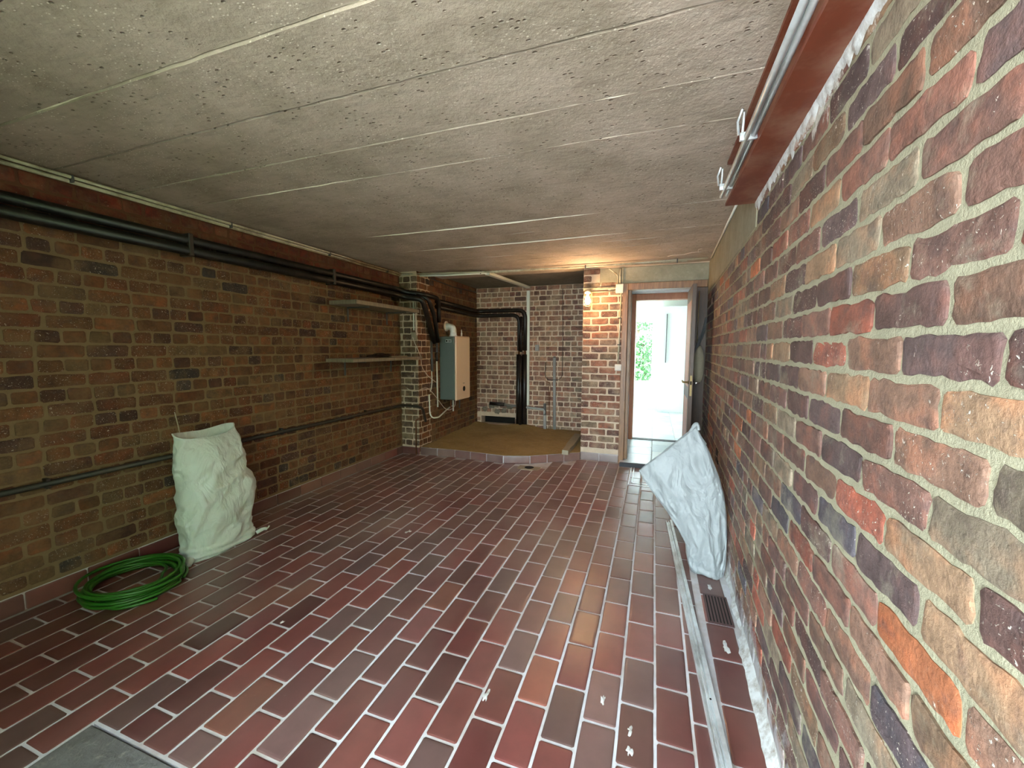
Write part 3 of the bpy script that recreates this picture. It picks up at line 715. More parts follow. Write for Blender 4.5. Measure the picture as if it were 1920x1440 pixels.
t.part(G().tube([(XL + .05, 4.50, 2.300), (-1.9, 4.66, 2.300), (.30, 4.69, 2.303)], .009), 'pipe', 'cream_conduit', True)
for xx, yy in ((-2.02, 4.60), (-.76, 4.66), (.20, 4.64)): clip(t, xx, yy, 2.295, 'X')
t = Thing('corner_conduit', (.45, 3.7, 2.30), 'thin white conduit in the corner of ceiling and right wall', 'conduit')
t.part(G().tube([(RX(2.42) - .015, 2.42, 2.295), (RX(4.6) - .015, 4.6, 2.300)], .008), 'pipe', 'white_pvc', True)
tag(G().tube(smoothpath([(.10, 4.45, 2.312), (.16, 4.36, 2.300), (.25, 4.38, 2.305), (.31, 4.25, 2.290), (.40, 4.28, 2.296), (.47, 4.40, 2.31)]), .003, 6).tube(smoothpath([(.37, 4.28, 2.294), (.36, 4.2, 2.30), (.385, 4.14, 2.296)]), .003, 6).build('loose_cable', 'cable_white', None, True), 'loose white wire dangling from the ceiling above the door', 'cable')
# white trunking on the alcove ceiling and back wall
t = Thing('cable_trunking', (-1.90, 6.2, .46), 'white plastic trunking down the back wall and across the alcove ceiling', 'trunking')
t.part(G().box(-1.935, -1.885, YB - .035, YB - .004, .455, 2.29, .003), 'upright', 'white_pvc')
t.part(G().add([(-1.975, 4.62, 2.27), (-1.915, 4.62, 2.27), (-1.885, YB - .01, 2.325), (-1.94, YB - .01, 2.325), (-1.975, 4.62, 2.305), (-1.915, 4.62, 2.305), (-1.885, YB - .01, 2.357), (-1.94, YB - .01, 2.357)], [(3, 2, 1, 0), (4, 5, 6, 7), (0, 1, 5, 4), (1, 2, 6, 5), (2, 3, 7, 6), (3, 0, 4, 7)]), 'ceiling_length', 'white_pvc')

# ------------------------------------------------------------------ insulated pipes, left wall and alcove
yv = 4.78
t = Thing('insulated_pipe', (XL + .1, 2.4, 2.09), 'upper black foam-wrapped pipe along the left wall', 'pipe')
t.part(G().tube(rounded([(XL + .075, .35, 2.105), (XL + .075, 4.28, 2.100), (-2.92, 4.36, 2.065), (-2.72, 4.42, 2.04), (-2.66, 4.66, 2.02), (-2.725, yv + .02, 1.93), (-2.735, yv + .04, 1.72)], .07), .030, 14), 'pipe', 'black_foam', True)
t = Thing('insulated_pipe', (XL + .1, 2.4, 2.02), 'lower thicker black foam-wrapped pipe along the left wall, bending down beside the boiler', 'pipe')
t.part(G().tube(rounded([(XL + .075, .35, 2.035), (XL + .075, 4.20, 2.030), (-2.95, 4.32, 2.01), (-2.71, 4.37, 1.975), (-2.725, 4.50, 1.80), (-2.79, yv, 1.45)], .06), .034, 14), 'pipe', 'black_foam', True)
t.part(G().tube(rounded([(-2.80, 4.38, 2.03), (-2.66, 4.42, 1.99), (-2.67, 4.58, 1.80), (-2.745, yv + .03, 1.46)], .05), .026, 12), 'branch', 'black_foam', True)
for yy in (1.9, 3.2): t.part(G().box(XL, XL + .11, yy, yy + .03, 1.995, 2.145, .004), 'bracket', 'black_pipe')
t = Thing('grey_pipe', (-2.77, 4.83, .9), 'grey riser pipe with dark fittings left of the boiler', 'pipe')
t.part(G().tube([(-2.775, 4.84, 1.78), (-2.782, 4.84, 1.30)], .016, 12), 'pipe', 'dark_grey', True)
t.part(G().tube([(-2.783, 4.84, 1.32), (-2.783, 4.84, 1.20)], .020, 12), 'fitting', 'black_pipe', True)
t.part(G().tube([(-2.788, 4.84, 1.20), (-2.782, 4.84, .57)], .010, 12), 'lower_pipe', 'white_pvc', True)
t = Thing('gas_pipe', (-2.80, 4.75, .6), 'dark pipe ending in a white looping tube left of the boiler', 'pipe')
t.part(G().tube([(-2.81, 4.74, 1.47), (-2.80, 4.74, 1.06)], .017, 12), 'pipe', 'dark_grey', True)
t.part(G().tube(smoothpath([(-2.80, 4.72, 1.07), (-2.79, 4.71, .94), (-2.80, 4.70, .83), (-2.84, 4.70, .76)]), .007, 8), 'tube', 'white_pvc', True)
t.part(G().tube(rounded([(-2.800 - .005, 4.66, .76), (-2.800, 4.66, .50), (-2.76, 4.66, .445), (-2.70, 4.72, .45), (-2.78, 5.10, .50), (-2.78, 5.25, .53)], .05), .009, 8), 'tube', 'white_pvc', True)
# alcove pipes to the back wall and down
zz = ((1.985, .030), (1.915, .030))
t = Thing('insulated_pipe', (-2.05, 6.16, .1), 'outer black foam-wrapped pipe turning down the alcove back wall', 'pipe')
t.part(G().tube(rounded([(XA + .035, 4.85, 2.01), (XA + .035, YB - .04, 1.985), (-1.955, YB - .04, 1.985), (-1.955, YB - .04, 1.34)], .13, 8), .033, 14), 'pipe', 'black_foam', True)
t.part(G().tube([(-1.955, YB - .045, 1.34), (-1.955, YB - .045, 1.28)], .015, 10), 'bare_pipe', 'copper', True)
t.part(G().tube([(-1.960, YB - .045, 1.28), (-1.955, YB - .05, .12)], .040, 14), 'lower_pipe', 'black_foam', True)
t = Thing('insulated_pipe', (-2.1, 6.16, .1), 'inner black foam-wrapped pipe turning down the alcove back wall', 'pipe')
t.part(G().tube(rounded([(XA + .035, 4.85, 1.935), (XA + .035, YB - .04, 1.91), (-2.055, YB - .04, 1.91), (-2.055, YB - .04, 1.34)], .13, 8), .031, 14), 'pipe', 'black_foam', True)
t.part(G().tube([(-2.055, YB - .045, 1.34), (-2.055, YB - .045, 1.28)], .015, 10), 'bare_pipe', 'copper', True)
t.part(G().tube([(-2.058, YB - .045, 1.28), (-2.060, YB - .05, .12)], .038, 14), 'lower_pipe', 'black_foam', True)
t = Thing('insulated_pipe', (-2.0, 6.12, .1), 'middle black pipe running down the alcove back wall between two others', 'pipe')
t.part(G().tube([(-2.005, YB - .09, 1.88), (-2.008, YB - .09, 1.32)], .022, 12), 'pipe', 'black_foam', True)
t.part(G().tube([(-2.008, YB - .10, 1.26), (-2.008, YB - .10, .13)], .026, 12), 'lower_pipe', 'black_foam', True)
# cables under the alcove ceiling
tag(G().tube([(XA + .012, 4.75, 2.29), (XA + .012, 5.4, 2.27), (XA + .012, YB - .03, 2.30)], .008, 8).build('black_cable', 'black_pipe', None, True), 'black cable clipped high on the alcove side wall', 'cable')
# low pipe on left wall
t = Thing('low_pipe', (XL + .03, 2.3, .64), 'long dark pipe low along the left wall, wrapping the pilaster', 'pipe')
t.part(G().tube(rounded([(XL + .03, .35, .648), (XL + .03, YP - .03, .640), (XA + .02, YP - .025, .632), (XA + .04, YP + .03, .60), (XA + .035, YP + .10, .42)], .03), .017, 12), 'pipe', 'black_pipe', True)
for yy in (1.15, 2.6, 3.7): t.part(G().box(XL, XL + .04, yy, yy + .02, .62, .675, .003), 'clip', 'black_pipe')
t = Thing('copper_pipe', (-2.85, 4.40, 0), 'thin dark copper pipe rising from the floor at the pilaster', 'pipe')
t.part(G().tube(rounded([(-2.857, YP - .025, 0), (-2.852, YP - .025, .46), (-2.80, YP - .025, .475)], .02), .008, 8), 'pipe', 'copper', True)
# pilaster electrics
t = Thing('wall_socket', (-2.82 - .05, YP, 1.5), 'pale surface box with two short conduits on the brick pilaster', 'socket')
t.part(G().tube([(-2.868, YP - .014, 1.96), (-2.866, YP - .014, 1.60)], .008, 8), 'conduit', 'white_pvc', True)
t.part(G().tube([(-2.838, YP - .014, 1.96), (-2.832, YP - .014, 1.60), (-2.826, YP - .014, 1.54)], .009, 8), 'conduit', 'cable_white', True)
t.part(G().box(-2.90, -2.825, YP - .03, YP - .003, 1.475, 1.575, .006), 'box', 'plank_grey')
tag(G().tube(smoothpath([(-2.872, YP - .035, 1.515), (-2.841, YP - .03, 1.43), (-2.785, YP - .02, 1.31), (-2.772, YP - .01, 1.23), (-2.785, YP + .04, 1.13), (-2.74, YP + .1, 1.02), (-2.68, YP + .2, .93)]), .004, 6).build('power_cord', 'cable_white', None, True), 'white cord hanging in a curve from the pilaster box', 'cable')
tag(G().tube(smoothpath([(-2.98, YP - .02, .86), (-2.92, YP - .02, .835), (-2.84, YP - .03, .83), (-2.79, 4.55, .86), (-2.77, 4.66, .80), (-2.72, 4.75, .68), (-2.70, 4.88, .555), (-2.66, 4.95, .52), (-2.62, 5.02, .56), (-2.62, 5.06, .67)]), .004, 6).build('boiler_cable', 'cable_white', None, True), 'thin white cable looping below the boiler', 'cable')

# ------------------------------------------------------------------ boiler
by0, by1, bx1, bz0, bz1 = 4.96, 5.40, -2.585, .655, 1.538
t = Thing('boiler', (-2.7, 5.18, .655), 'wall-hung gas boiler with green-grey casing and cream front panel', 'boiler')
t.part(G().box(XA + .003, bx1, by0, by1, bz0, bz1, .012), 'casing', 'green_side')
fp = t.part(G().box(bx1 + .001, bx1 + .030, by0 - .002, by1 + .004, bz0 - .006, bz1 + .006, .016), 'front_panel', 'cream_front')
G().lathe([(.036, 0), (.036, .005), (.028, .007)], (bx1 + .030, by0 + .235, .80), 'X', 24).build('display', 'black_gloss', fp, True)
G().box(bx1 + .030, bx1 + .032, by0 + .20, by0 + .26, .876, .882).build('logo_strip', 'dark_grey', fp)
lb = t.part(G().box(-2.715, -2.625, by0 - .003, by0 + .001, 1.455, 1.495, .002), 'label', 'label')
G().lathe([(.013, -.004), (.011, -.006)], (-2.695, by0 - .001, 1.475), 'Y', 14).build('emblem', 'black_gloss', lb)
g = G()
for k in range(4): g.box(-2.672 + k * .011, -2.664 + k * .011, by0 - .0045, by0 - .003, 1.462, 1.488)
g.build('lettering', 'dark_grey', lb)
fl = t.part(G().lathe([(.055, 0), (.055, .02), (.048, .03), (.048, .06)], (-2.70, 5.16, bz1), 'Z', 20).tube(rounded([(-2.70, 5.16, bz1 + .03), (-2.70, 5.16, bz1 + .13), (XA + .01, 5.16, bz1 + .15)], .09, 10), .047, 20), 'flue_elbow', 'white_pvc', True)
G().lathe([(.072, .0), (.072, .012), (.05, .016)], (XA + .003, 5.16, bz1 + .15), 'X', 20).build('wall_collar', 'cable_white', fl, True)
t.part(G().lathe([(.012, 0), (.012, .05), (.006, .055), (.006, .085), (.003, .10)], (-2.60, 5.22, bz1 + .004), 'Z', 12), 'air_vent', 'white_pvc', True)
for yy, r, zl, mt in ((5.03, .009, .53, 'copper'), (5.10, .010, .48, 'white_pvc'), (5.20, .009, .55, 'copper'), (5.30, .012, .50, 'dark_grey')):
    t.part(G().tube([(-2.68, yy, bz0 + .005), (-2.68, yy, zl)], r, 10), 'connection', mt, True)

# ------------------------------------------------------------------ back wall fittings
t = Thing('grey_box', (-1.76, YB, 1.38), 'small grey switch box on the back wall right of the white trunking', 'box')
t.part(G().box(-1.790, -1.728, YB - .035, YB - .004, 1.335, 1.435, .006), 'body', 'grey_pvc')
t.part(G().tube(smoothpath([(-1.75, YB - .015, 1.435), (-1.752, YB - .014, 1.49), (-1.765, YB - .012, 1.53)]), .004, 6), 'cord', 'cable_white', True)
t = Thing('standpipe', (-1.46, YB, .08), 'tall pale grey plastic pipe standing against the back wall', 'pipe')
t.part(G().tube([(-1.455, YB - .035, .06), (-1.470, YB - .035, 1.235)], .024, 14), 'pipe', 'grey_pvc', True)
t.part(G().tube([(-1.470, YB - .035, 1.235), (-1.470, YB - .035, 1.25)], .019, 14), 'plug', 'black_pipe', True)
t = Thing('waste_pipe', (-1.61, YB, .08), 'grey waste pipe elbow low on the back wall', 'pipe')
t.part(G().tube(rounded([(-2.33, YB - .05, .452), (-1.616, YB - .05, .405), (-1.616, YB - .05, .33)], .04), .020, 12), 'pipe', 'grey_pvc', True)
t.part(G().tube([(-2.56, YB - .05, .458), (-2.30, YB - .05, .452)], .030, 12), 'insulation', 'black_foam', True)
t.part(G().tube([(-1.616, YB - .045, .50), (-1.614, YB - .045, .31)], .022, 12), 'branch', 'dark_grey', True)
t.part(G().tube([(-1.614, YB - .045, .32), (-1.610, YB - .045, .06)], .024, 12), 'outlet', 'grey_pvc', True)
t.part(G().tube([(-1.905, YB - .03, .46), (-1.905, YB - .03, .09)], .008, 8), 'drain_tube', 'cable_white', True)
tag(G().tube(rounded([(-1.357, YB - .014, 2.30), (-1.345, YB - .014, 1.5), (-1.335, YB - .07, .95), (-1.38, YB - .07, .888), (-1.57, YB - .07, .882), (-1.615, YB - .05, .95), (-1.618, YB - .014, 1.16)], .05), .005, 6).build('black_cable', 'black_pipe', None, True), 'thin black cable looping over the standpipe on the back wall', 'cable')
tag(G().tube(smoothpath([(-1.62, YB - .012, .86), (-1.535, YB - .02, .80), (-1.54, YB - .02, .5), (-1.525, YB - .02, .08)]), .005, 6).tube(smoothpath([(-1.56, YB - .014, .78), (-1.555, YB - .02, .4), (-1.55, YB - .02, .08)]), .005, 6).build('riser_cable', 'copper', None, True), 'pair of thin brown cables between the two grey pipes', 'cable')
g = G(); rng = random.Random(8)
for k in range(5):
    g.blob((-2.66 + k * .11, YB - .01, .36 + .05 * math.sin(k * 2)), (.05, .02, .04), 7, .6, k)
tag(g.build('broken_plaster', 'concrete_dark'), 'rough grey patches of broken plaster low on the back wall', 'plaster')
# plank of rough stone on the alcove slab beside the pier
g = G(); v = []; n = 16; f = []
for i in range(n + 1):
    y = 4.70 + 1.0 * i / n; x = -.975 - .02 * i / n; wd_ = .045 if i > 4 else .034 + .008 * noise.noise(Vector((i * .9, 0, 0)))
    hz = .155 + .004 * noise.noise(Vector((i * .7, 2, 0)))
    v += [(x - wd_, y, .103), (x + wd_ + .01, y, .103), (x + wd_ + .012, y, hz), (x - wd_ + .004, y, hz + .004)]
for i in range(n):
    for k in range(4): f.append((i * 4 + k, i * 4 + (k + 1) % 4, (i + 1) * 4 + (k + 1) % 4, (i + 1) * 4 + k))
f.append((3, 2, 1, 0)); f.append(tuple(n * 4 + k for k in range(4)))
tag(mesh('stone_sill', v, f, 'plank_grey'), 'narrow pale stone offcut lying on the alcove slab beside the pier', 'stone')
# floor drain
t = Thing('floor_drain', (-1.32, 4.42, 0), 'round floor drain in a pale square surround before the alcove', 'drain')
t.part(G().box(-1.45, -1.19, 4.32, 4.43, -.02, .0015).box(-1.44, -1.20, 4.29, 4.33, -.02, .001), 'surround', 'plank_grey')
t.part(G().lathe([(.055, 0), (.055, .003), (.045, .003)], (-1.32, 4.375, .001), 'Z', 24), 'hole', 'void', True)

# ------------------------------------------------------------------ shelves
def shelf(y0, y1, z, th, name, label):
    t = Thing(name, (XL + .17, (y0 + y1) / 2, z), label, 'shelf', None)
    t.part(G().box(XL + .006, XL + .345, y0, y1, z, z + th, .004), 'board', 'wood_grey')
    for yy in (y0 + .25, y1 - .2): t.part(G().box(XL + .003, XL + .28, yy, yy + .02, z - .012, z, .002).box(XL + .003, XL + .015, yy, yy + .02, z - .15, z - .012, .002), 'bracket', 'dark_grey')
    return t
shelf(3.23, 4.34, 1.805, .042, 'wall_shelf', 'upper empty grey board shelf on the left wall below the pipes')
shelf(3.16, 4.40, 1.236, .035, 'wall_shelf', 'lower grey board shelf on the left wall holding dark debris')
tag(G().blob((XL + .13, 3.88, 1.290), (.07, .16, .026), 9, .8, 2).blob((XL + .10, 3.78, 1.283), (.05, .10, .018), 8, .9, 5).build('debris_pile', 'debris', None), 'low heap of dark debris on the lower shelf', 'debris')
tag(G().box(XL + .16, XL + .2, 3.95, 4.30, 1.271, 1.283, .002, rz=.05).build('wood_strip', 'plank_grey'), 'pale thin strip of wood on the lower shelf', 'strip')

# ------------------------------------------------------------------ lamp and switches on the pier
lx, ly, lz = -.745, YD - .17, 1.975
t = Thing('bulkhead_lamp', (lx, YD, 2.0), 'lit bare bulb in a wire guard on the brick pier', 'lamp')
t.part(G().lathe([(.034, .05), (.036, .07), (.030, .095)], (lx, ly, lz - .01), 'Z', 18).box(lx - .012, lx + .012, ly, YD - .006, lz + .045, lz + .065), 'holder', 'cream_conduit', True)
t.part(G().lathe([(.004, -.088), (.020, -.082), (.031, -.065), (.035, -.045), (.031, -.022), (.020, .0), (.014, .02), (.013, .045)], (lx, ly, lz), 'Z', 20), 'bulb', 'bulb', True)
for k in range(3):
    a_ = k * PI / 3; pts_ = [Vector((lx + math.cos(a_) * r * sgn, ly + math.sin(a_) * r * sgn, lz + h)) for sgn in (1,) for r, h in ((.033, .05), (.045, .0), (.048, -.05), (.035, -.095), (.0, -.108))]
    pts_ += [Vector((lx - math.cos(a_) * r, ly - math.sin(a_) * r, lz + h)) for r, h in ((.035, -.095), (.048, -.05), (.045, .0), (.033, .05))]
    t.part(G().tube(smoothpath(pts_, 4), .0016, 5, False), 'guard_wire', 'dark_grey', True)
lo = lamp('bulb_light', 'POINT', (lx, ly - .05, lz - .05), 11, (1, .62, .34), shadow_soft_size=.03); 
t = Thing('junction_box', (-.395, YD, 2.07), 'square white junction box at the top left of the door frame', 'box')
t.part(G().box(-.442, -.354, YD - .045, YD - .006, 2.022, 2.128, .006), 'body', 'box_white')
t.part(G().box(-.437, -.359, YD - .049, YD - .045, 2.027, 2.123, .002), 'lid', 'box_white')
for z in (2.095, 2.050): t.part(G().tube([(-.825 if z > 2.07 else -.76, YD - .02, z - .004), (-.44, YD - .02, z)], .008, 8), 'conduit', 'cream_conduit', True)
t.part(G().tube(rounded([(-.52, YD - .10, 2.298), (-.44, YD - .03, 2.245), (-.425, YD - .02, 2.22), (-.423, YD - .02, 2.13)], .03), .008, 8), 'conduit', 'cream_conduit', True)
t.part(G().tube([(-.398, YD - .02, 2.30), (-.396, YD - .02, 2.13)], .012, 8), 'conduit', 'cream_conduit', True)
t.part(G().tube([(-.370, YD - .015, 2.31), (-.369, YD - .015, 2.13)], .007, 8), 'conduit', 'cream_conduit', True)
t.part(G().tube([(-.380, YD - .022, 2.022), (-.396, YD - .022, 1.20)], .009, 8), 'drop_conduit', 'cream_conduit', True)
for z in (1.73, 1.42): t.part(G().box(-.410, -.372, YD - .034, YD - .006, z, z + .012, .002), 'clip', 'black_pipe')
t = Thing('light_switch', (-.395, YD, 1.15), 'small square white light switch on the pier beside the door', 'switch')
t.part(G().box(-.432, -.354, YD - .045, YD - .006, 1.118, 1.196, .006), 'box', 'box_white')
t.part(G().box(-.418, -.368, YD - .050, YD - .045, 1.130, 1.184, .002), 'rocker', 'box_white')
# things behind the opened door leaf
t = Thing('hanging_pouch', (.46, 4.80, 1.0), 'pale grey oval cloth pouch hanging from straps behind the door', 'pouch')
t.part(G().blob((.458, 4.80, 1.205), (.060, .05, .205), 12, .15, 3), 'pouch', 'plank_grey', True)
t.part(G().tube(smoothpath([(.415, 4.80, 1.22), (.43, 4.80, 1.38), (.49, 4.83, 1.56), (.525, 4.88, 1.72)]), .010, 8).tube(smoothpath([(.44, 4.80, 1.38), (.505, 4.84, 1.55), (.53, 4.88, 1.70)]), .006, 6), 'strap', 'dark_grey', True)
tag(G().tube([(.448, YD - .035, 2.01), (.446, YD - .035, 1.45)], .005, 8).build('bolt_rod', 'brass', None, True), 'thin vertical brass bolt rod on the dark board behind the door', 'rod')

# ------------------------------------------------------------------ sacks
def interp(tab, t):
    n = len(tab) - 1; x = t * n; i = min(int(x), n - 1); u = x - i; u = u * u * (3 - 2 * u) * .5 + u * .5
    return [a + (b - a) * u for a, b in zip(tab[i], tab[i + 1])]
def ridged(p, s): return 1 - abs(noise.noise(p * s)) * 2
# left sack: rows of (z, y left, y right, x centre, half depth)
tab = [(0, 1.625, 2.085, -2.80, .105), (.03, 1.622, 2.098, -2.80, .12), (.09, 1.640, 2.085, -2.80, .125), (.17, 1.632, 2.065, -2.80, .125), (.25, 1.628, 2.075, -2.80, .135), (.36, 1.638, 2.105, -2.80, .14), (.46, 1.643, 2.098, -2.80, .135), (.54, 1.640, 2.066, -2.805, .125), (.63, 1.632, 2.050, -2.81, .11), (.72, 1.630, 2.042, -2.82, .085), (.80, 1.630, 2.037, -2.83, .06), (.83, 1.633, 2.036, -2.83, .05)]
def sack1():
    nu, nv = 128, 110; v = []; f = []; uv = []
    for j in range(nv + 1):
        t = j / nv; z, yl, yr, xc, b = interp(tab, t); yc, a_ = (yl + yr) / 2, (yr - yl) / 2
        for i in range(nu):
            th = 2 * PI * i / nu; ct, st = math.cos(th), math.sin(th); e = .78
            y = yc + a_ * math.copysign(abs(ct) ** e, ct); x = xc + b * math.copysign(abs(st) ** e, st)
            p = Vector((x, y, z)); nrm = Vector((st * a_, ct * b, 0)).normalized()
            q = Vector((x * 1.2, y - z * .55, z * 1.1))
            d = .020 * (ridged(q + Vector((3, 0, 0)), 5.5) - .6) + .009 * (ridged(q + Vector((0, 9, 0)), 13) - .6)
            d += .018 * noise.noise(Vector((x * 3, y * 4, z * 5 + 2)))
            if z < .12: d += .008 * math.sin(z * 160 + y * 9) * (1 - z / .12)
            d *= min(1, .25 + 3 * b / .14 * min(1, (1 - t) * 6 + .25))
            p += nrm * d * .9
            p.z = max(.002, z + .012 * noise.noise(Vector((x * 5, y * 5, 1))) * min(1, z * 5) + (.035 * t ** 6 * (-st if st > 0 else .2) - .012 * t ** 6 * (1 - abs(ct))))
            v.append(p); uv.append((i / nu, t))
    # inner lining
    for k, (dz, s_) in enumerate(((.0, .93), (-.06, .88), (-.15, .80))):
        for i in range(nu):
            o_ = v[nv * nu + i]; c = Vector((-2.83, 1.835, o_.z)); q = c + (o_ - c) * s_; q.z += dz; v.append(q); uv.append((i / nu, 1))
    for j in range(nv + 3):
        for i in range(nu): f.append((j * nu + i, j * nu + (i + 1) % nu, (j + 1) * nu + (i + 1) % nu, (j + 1) * nu + i))
    f.append(tuple(range(nu - 1, -1, -1))); f.append(tuple((nv + 3) * nu + i for i in range(nu)))
    f = [tuple(reversed(q)) for q in f]
    return v, f, uv
v, f, uv = sack1()
t = Thing('sack', (-2.80, 1.85, 0), 'upright half-full white woven sack with open mouth by the left wall', 'sack')
o = adopt(mesh('bag', v, f, 'sack', None, True, uvs=uv), t.o)
t.part(G().tube(smoothpath([(-2.72, 2.07, .02), (-2.70, 2.11, .035), (-2.69, 2.135, .03), (-2.685, 2.15, .045)]), [.014] * 8 + [.011] * 8 + [.005] * 9, 8), 'corner_ear', 'sack', True)
t.part(G().tube(smoothpath([(-2.74, 1.64, .03), (-2.72, 1.60, .012), (-2.72, 1.58, .006)]), [.022] * 8 + [.008] * 9, 8), 'corner_ear', 'sack', True)
tag(G().tube([(XL + .05, 1.775, .945), (XL + .07, 1.778, .86), (XL + .10, 1.78, .70)], .003, 6).build('twig', 'cord', None, True), 'thin pale stick leaning on the left wall behind the sack', 'stick')
# right sack: leaning, slack, mouth hanging to the left
L2 = [(.262, 0), (.246, .04), (.232, .10), (.228, .165), (.178, .25), (.116, .345), (.060, .415), (.010, .478), (-.039, .54), (-.067, .592)]
R2 = [(.448, 0), (.458, .05), (.459, .11), (.460, .18), (.458, .28), (.450, .39), (.432, .50), (.400, .61), (.345, .75), (.262, .905)]
T2 = [.065, .075, .08, .078, .07, .062, .055, .047, .036, .022]
def sack2():
    nu, nv = 128, 110; v = []; f = []; uv = []
    for j in range(nv + 1):
        t = j / nv; (lx_, lz_) = interp(L2, t); (rx_, rz_) = interp(R2, t); (b,) = interp([(q,) for q in T2], t)
        A = Vector((lx_, 0, lz_)); B = Vector((rx_, 0, rz_)); c = (A + B) / 2; h = (B - A) / 2
        yc = 2.655 + .03 * t
        for i in range(nu):
            th = 2 * PI * i / nu; ct, st = math.cos(th), math.sin(th); e = .85
            p = c + h * math.copysign(abs(ct) ** e, ct); p.y = yc + b * math.copysign(abs(st) ** e, st)
            q = Vector((ct * .22 - t * .12, st * .1, t * .34))
            d = .016 * (ridged(q + Vector((5, 0, 0)), 9) - .6) + .008 * (ridged(q + Vector((0, 4, 2)), 21) - .6) + .006 * math.sin(ct * 5 + t * 4)
            d += .010 * math.sin(t * 40 + ct * 3) * max(0, 1 - t * 5)
            p.y += d * math.copysign(1, st) * min(1, abs(st) * 2.2) * min(1, .4 + b * 14)
            p.z = max(.002, p.z + .006 * noise.noise(Vector((p.x * 9, st, p.z * 9))) * min(1, t * 6)); p.x = min(p.x, RX(2.62) - .006)
            v.append(p); uv.append((i / nu, t))
    for s_, dd in ((.97, .0), (.93, .05), (.88, .12)):
        c = Vector((.0975, 2.685, .748)); dirn = Vector((.5, 0, -.52)).normalized()
        for i in range(nu):
            o_ = v[nv * nu + i]; q = c + (o_ - c) * s_; q.y = 2.685 + (o_.y - 2.685) * (s_ - .1) ; q += dirn * dd; v.append(q); uv.append((i / nu, 1))
    for j in range(nv + 3):
        for i in range(nu): f.append((j * nu + i, j * nu + (i + 1) % nu, (j + 1) * nu + (i + 1) % nu, (j + 1) * nu + i))
    f.append(tuple(range(nu - 1, -1, -1))); f.append(tuple((nv + 3) * nu + i for i in range(nu)))
    return v, f, uv
v, f, uv = sack2()
t = Thing('sack', (.35, 2.65, 0), 'slack white woven sack leaning on the right wall, its mouth flared to the left', 'sack')
adopt(mesh('bag', v, f, 'sack_grey', None, True, uvs=uv), t.o)
t.part(G().tube(smoothpath([(.215, 2.68, .845), (.240, 2.68, .890), (.258, 2.68, .918), (.270, 2.68, .912), (.276, 2.68, .885)]), [.010] * 10 + [.013] * 12 + [.011] * 11, 8), 'mouth_fold', 'sack_grey', True)

# ------------------------------------------------------------------ hose
pts_ = []; rng = random.Random(12); loops = 12; N_ = 36
for k in range(loops * N_ + 1):
    u = k / N_; a_ = 2 * PI * u + .6; lp = int(u); q = u - lp
    r0 = [.255, .235, .262, .218, .240, .20, .25, .228, .17, .245, .21, .265, .25][lp]; r1 = [.255, .235, .262, .218, .240, .20, .25, .228, .17, .245, .21, .265, .25][min(lp + 1, 12)]
    r = r0 + (r1 - r0) * q; zc = .012 + .0055 * lp + .006 * math.sin(a_ * 2 + lp * 1.7) + .004
    cx, cy = -2.785 + .012 * math.sin(lp * 2.1), 1.365 + .015 * math.cos(lp * 1.3)
    x = cx + math.cos(a_) * r * .93; y = cy + math.sin(a_) * r * .86
    pts_.append((max(x, XL + .035), y, max(.010, zc)))
lastp = pts_[-1]
t = Thing('garden_hose', (-2.78, 1.38, 0), 'coiled green garden hose on the floor near the left wall', 'hose')
t.part(G().tube(pts_, .0085, 8), 'coil', 'green_hose', True)
t.part(G().tube(smoothpath([(-2.72, 1.18, .012), (-2.62, 1.20, .010), (-2.555, 1.26, .010), (-2.52, 1.33, .010)]), .0085, 8), 'loose_end', 'green_hose', True)

# ------------------------------------------------------------------ floor rail, grating, mat frame, splashes
def along(g, x0, x1, z0, z1, y0=.45, y1=3.33):
    f0 = lambda y: .335 - .0535 * y
    v = [(f0(y) + x, y, z) for y in (y0, y1) for (x, z) in ((x0, z0), (x1, z0), (x1, z1), (x0, z1))]
    return g.add(v, [(0, 1, 2, 3), (7, 6, 5, 4), (0, 4, 5, 1), (1, 5, 6, 2), (2, 6, 7, 3), (3, 7, 4, 0)])
t = Thing('floor_rail', (.24, 1.9, 0), 'long galvanised steel door track lying on the floor along the right wall', 'rail')
t.part(along(G(), -.022, .024, .001, .005), 'base_plate', 'steel')
t.part(along(G(), -.022, -.017, .005, .018), 'flange', 'steel')
t.part(along(G(), -.004, .002, .005, .014), 'flange', 'steel')
t.part(along(along(along(G(), .008, .012, .005, .027), .020, .024, .005, .027), .008, .024, .025, .029), 'channel', 'steel')
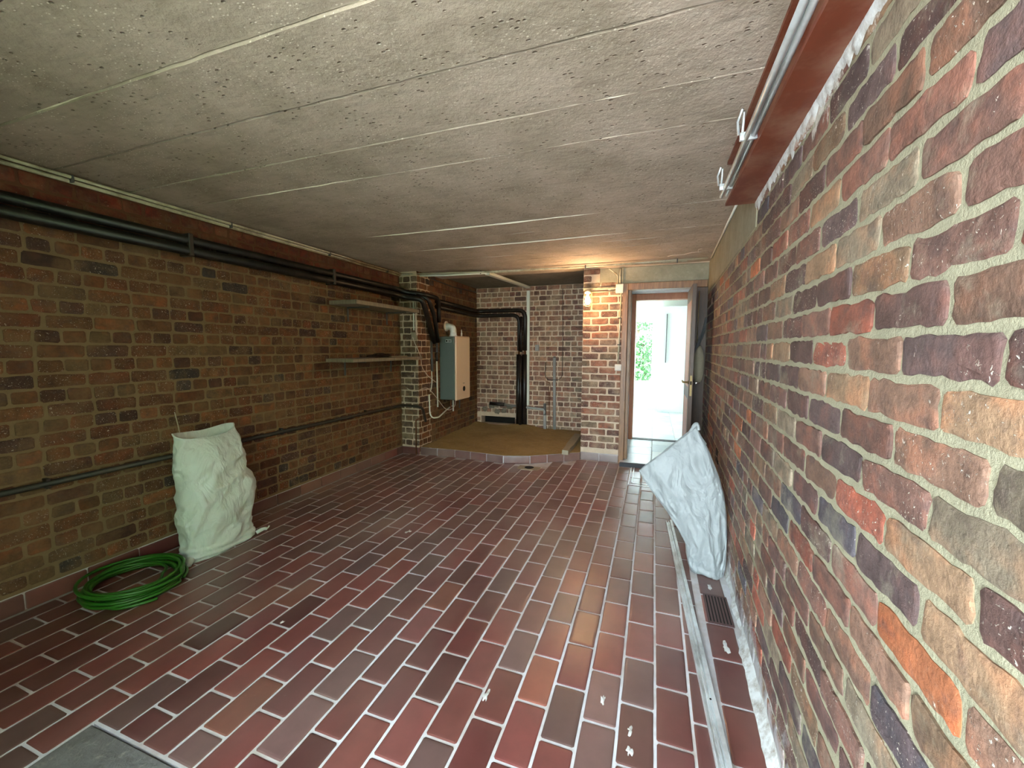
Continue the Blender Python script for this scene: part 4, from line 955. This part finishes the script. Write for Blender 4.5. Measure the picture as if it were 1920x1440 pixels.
t.part(G().lathe([(.004, 0), (.004, .002)], (.252, 1.62, .029), 'Z', 8), 'screw', 'void')
t = Thing('drain_grating', (.37, 2.26, 0), 'dark slotted drain grating between the floor rail and right wall', 'grating')
t.part(G().box(.305, .425, 2.14, 2.40, .003, .006, .001), 'plate', 'grate_brown')
for k in range(7): t.part(G().box(.316 + k * .0155, .322 + k * .0155, 2.155, 2.385, .006, .0068), 'slot', 'void')
t = Thing('mat_frame', (-.05, 4.5, 0), 'thin metal doormat frame set into the floor before the doorway', 'frame')
for b in ((-.205, -.195, 4.15, 4.77), (-.175, -.165, 4.22, 4.77), (-.205, .24, 4.145, 4.155), (-.165, .24, 4.205, 4.213)):
    t.part(G().box(b[0], b[1], b[2], b[3], .003, .007, .001), 'bar', 'steel')
for k, (x, y, r) in enumerate([(-.584, 1.37, .022), (-.145, 1.509, .018), (-.035, 1.411, .017), (-.034, 1.329, .018), (-1.72, 1.42, .014), (-1.70, 2.5, .03), (.36, 1.98, .028), (.35, 2.48, .02)]):
    lab = ['white mortar blob on the middle of the tile floor', 'upper pale paint splash near the floor rail', 'middle pale paint splash near the floor rail', 'lowest pale splash near the floor rail', 'small white speck of mortar on the left foreground tiles', 'pale scuffed mortar smear on the floor right of the left sack', 'white smear on the tiles between rail and wall', 'white smear at the foot of the right sack'][k]
    g = G(); m_ = 18; vv = [(x, y, .0045)]; ff = []
    for i in range(m_):
        a_ = 2 * PI * i / m_; q = r * (.75 + .9 * noise.noise(Vector((math.cos(a_) * 1.6, math.sin(a_) * 1.6, k * 3.1))))
        vv.append((x + math.cos(a_) * q * .7, y + math.sin(a_) * q * 1.3, .0022)); 
    for i in range(m_): ff.append((0, 1 + i, 1 + (i + 1) % m_))
    tag(mesh('mortar_splash', vv, ff, 'lime'), lab, 'splash', 'dried mortar splashes on the floor')
# broken socket hole low on the right wall, far end
g = G(); rbox(g, 3.36, 3.50, .50, .60, .006)
tag(g.build('wall_opening', 'void'), 'small dark broken opening low on the right wall behind the leaning sack', 'hole')
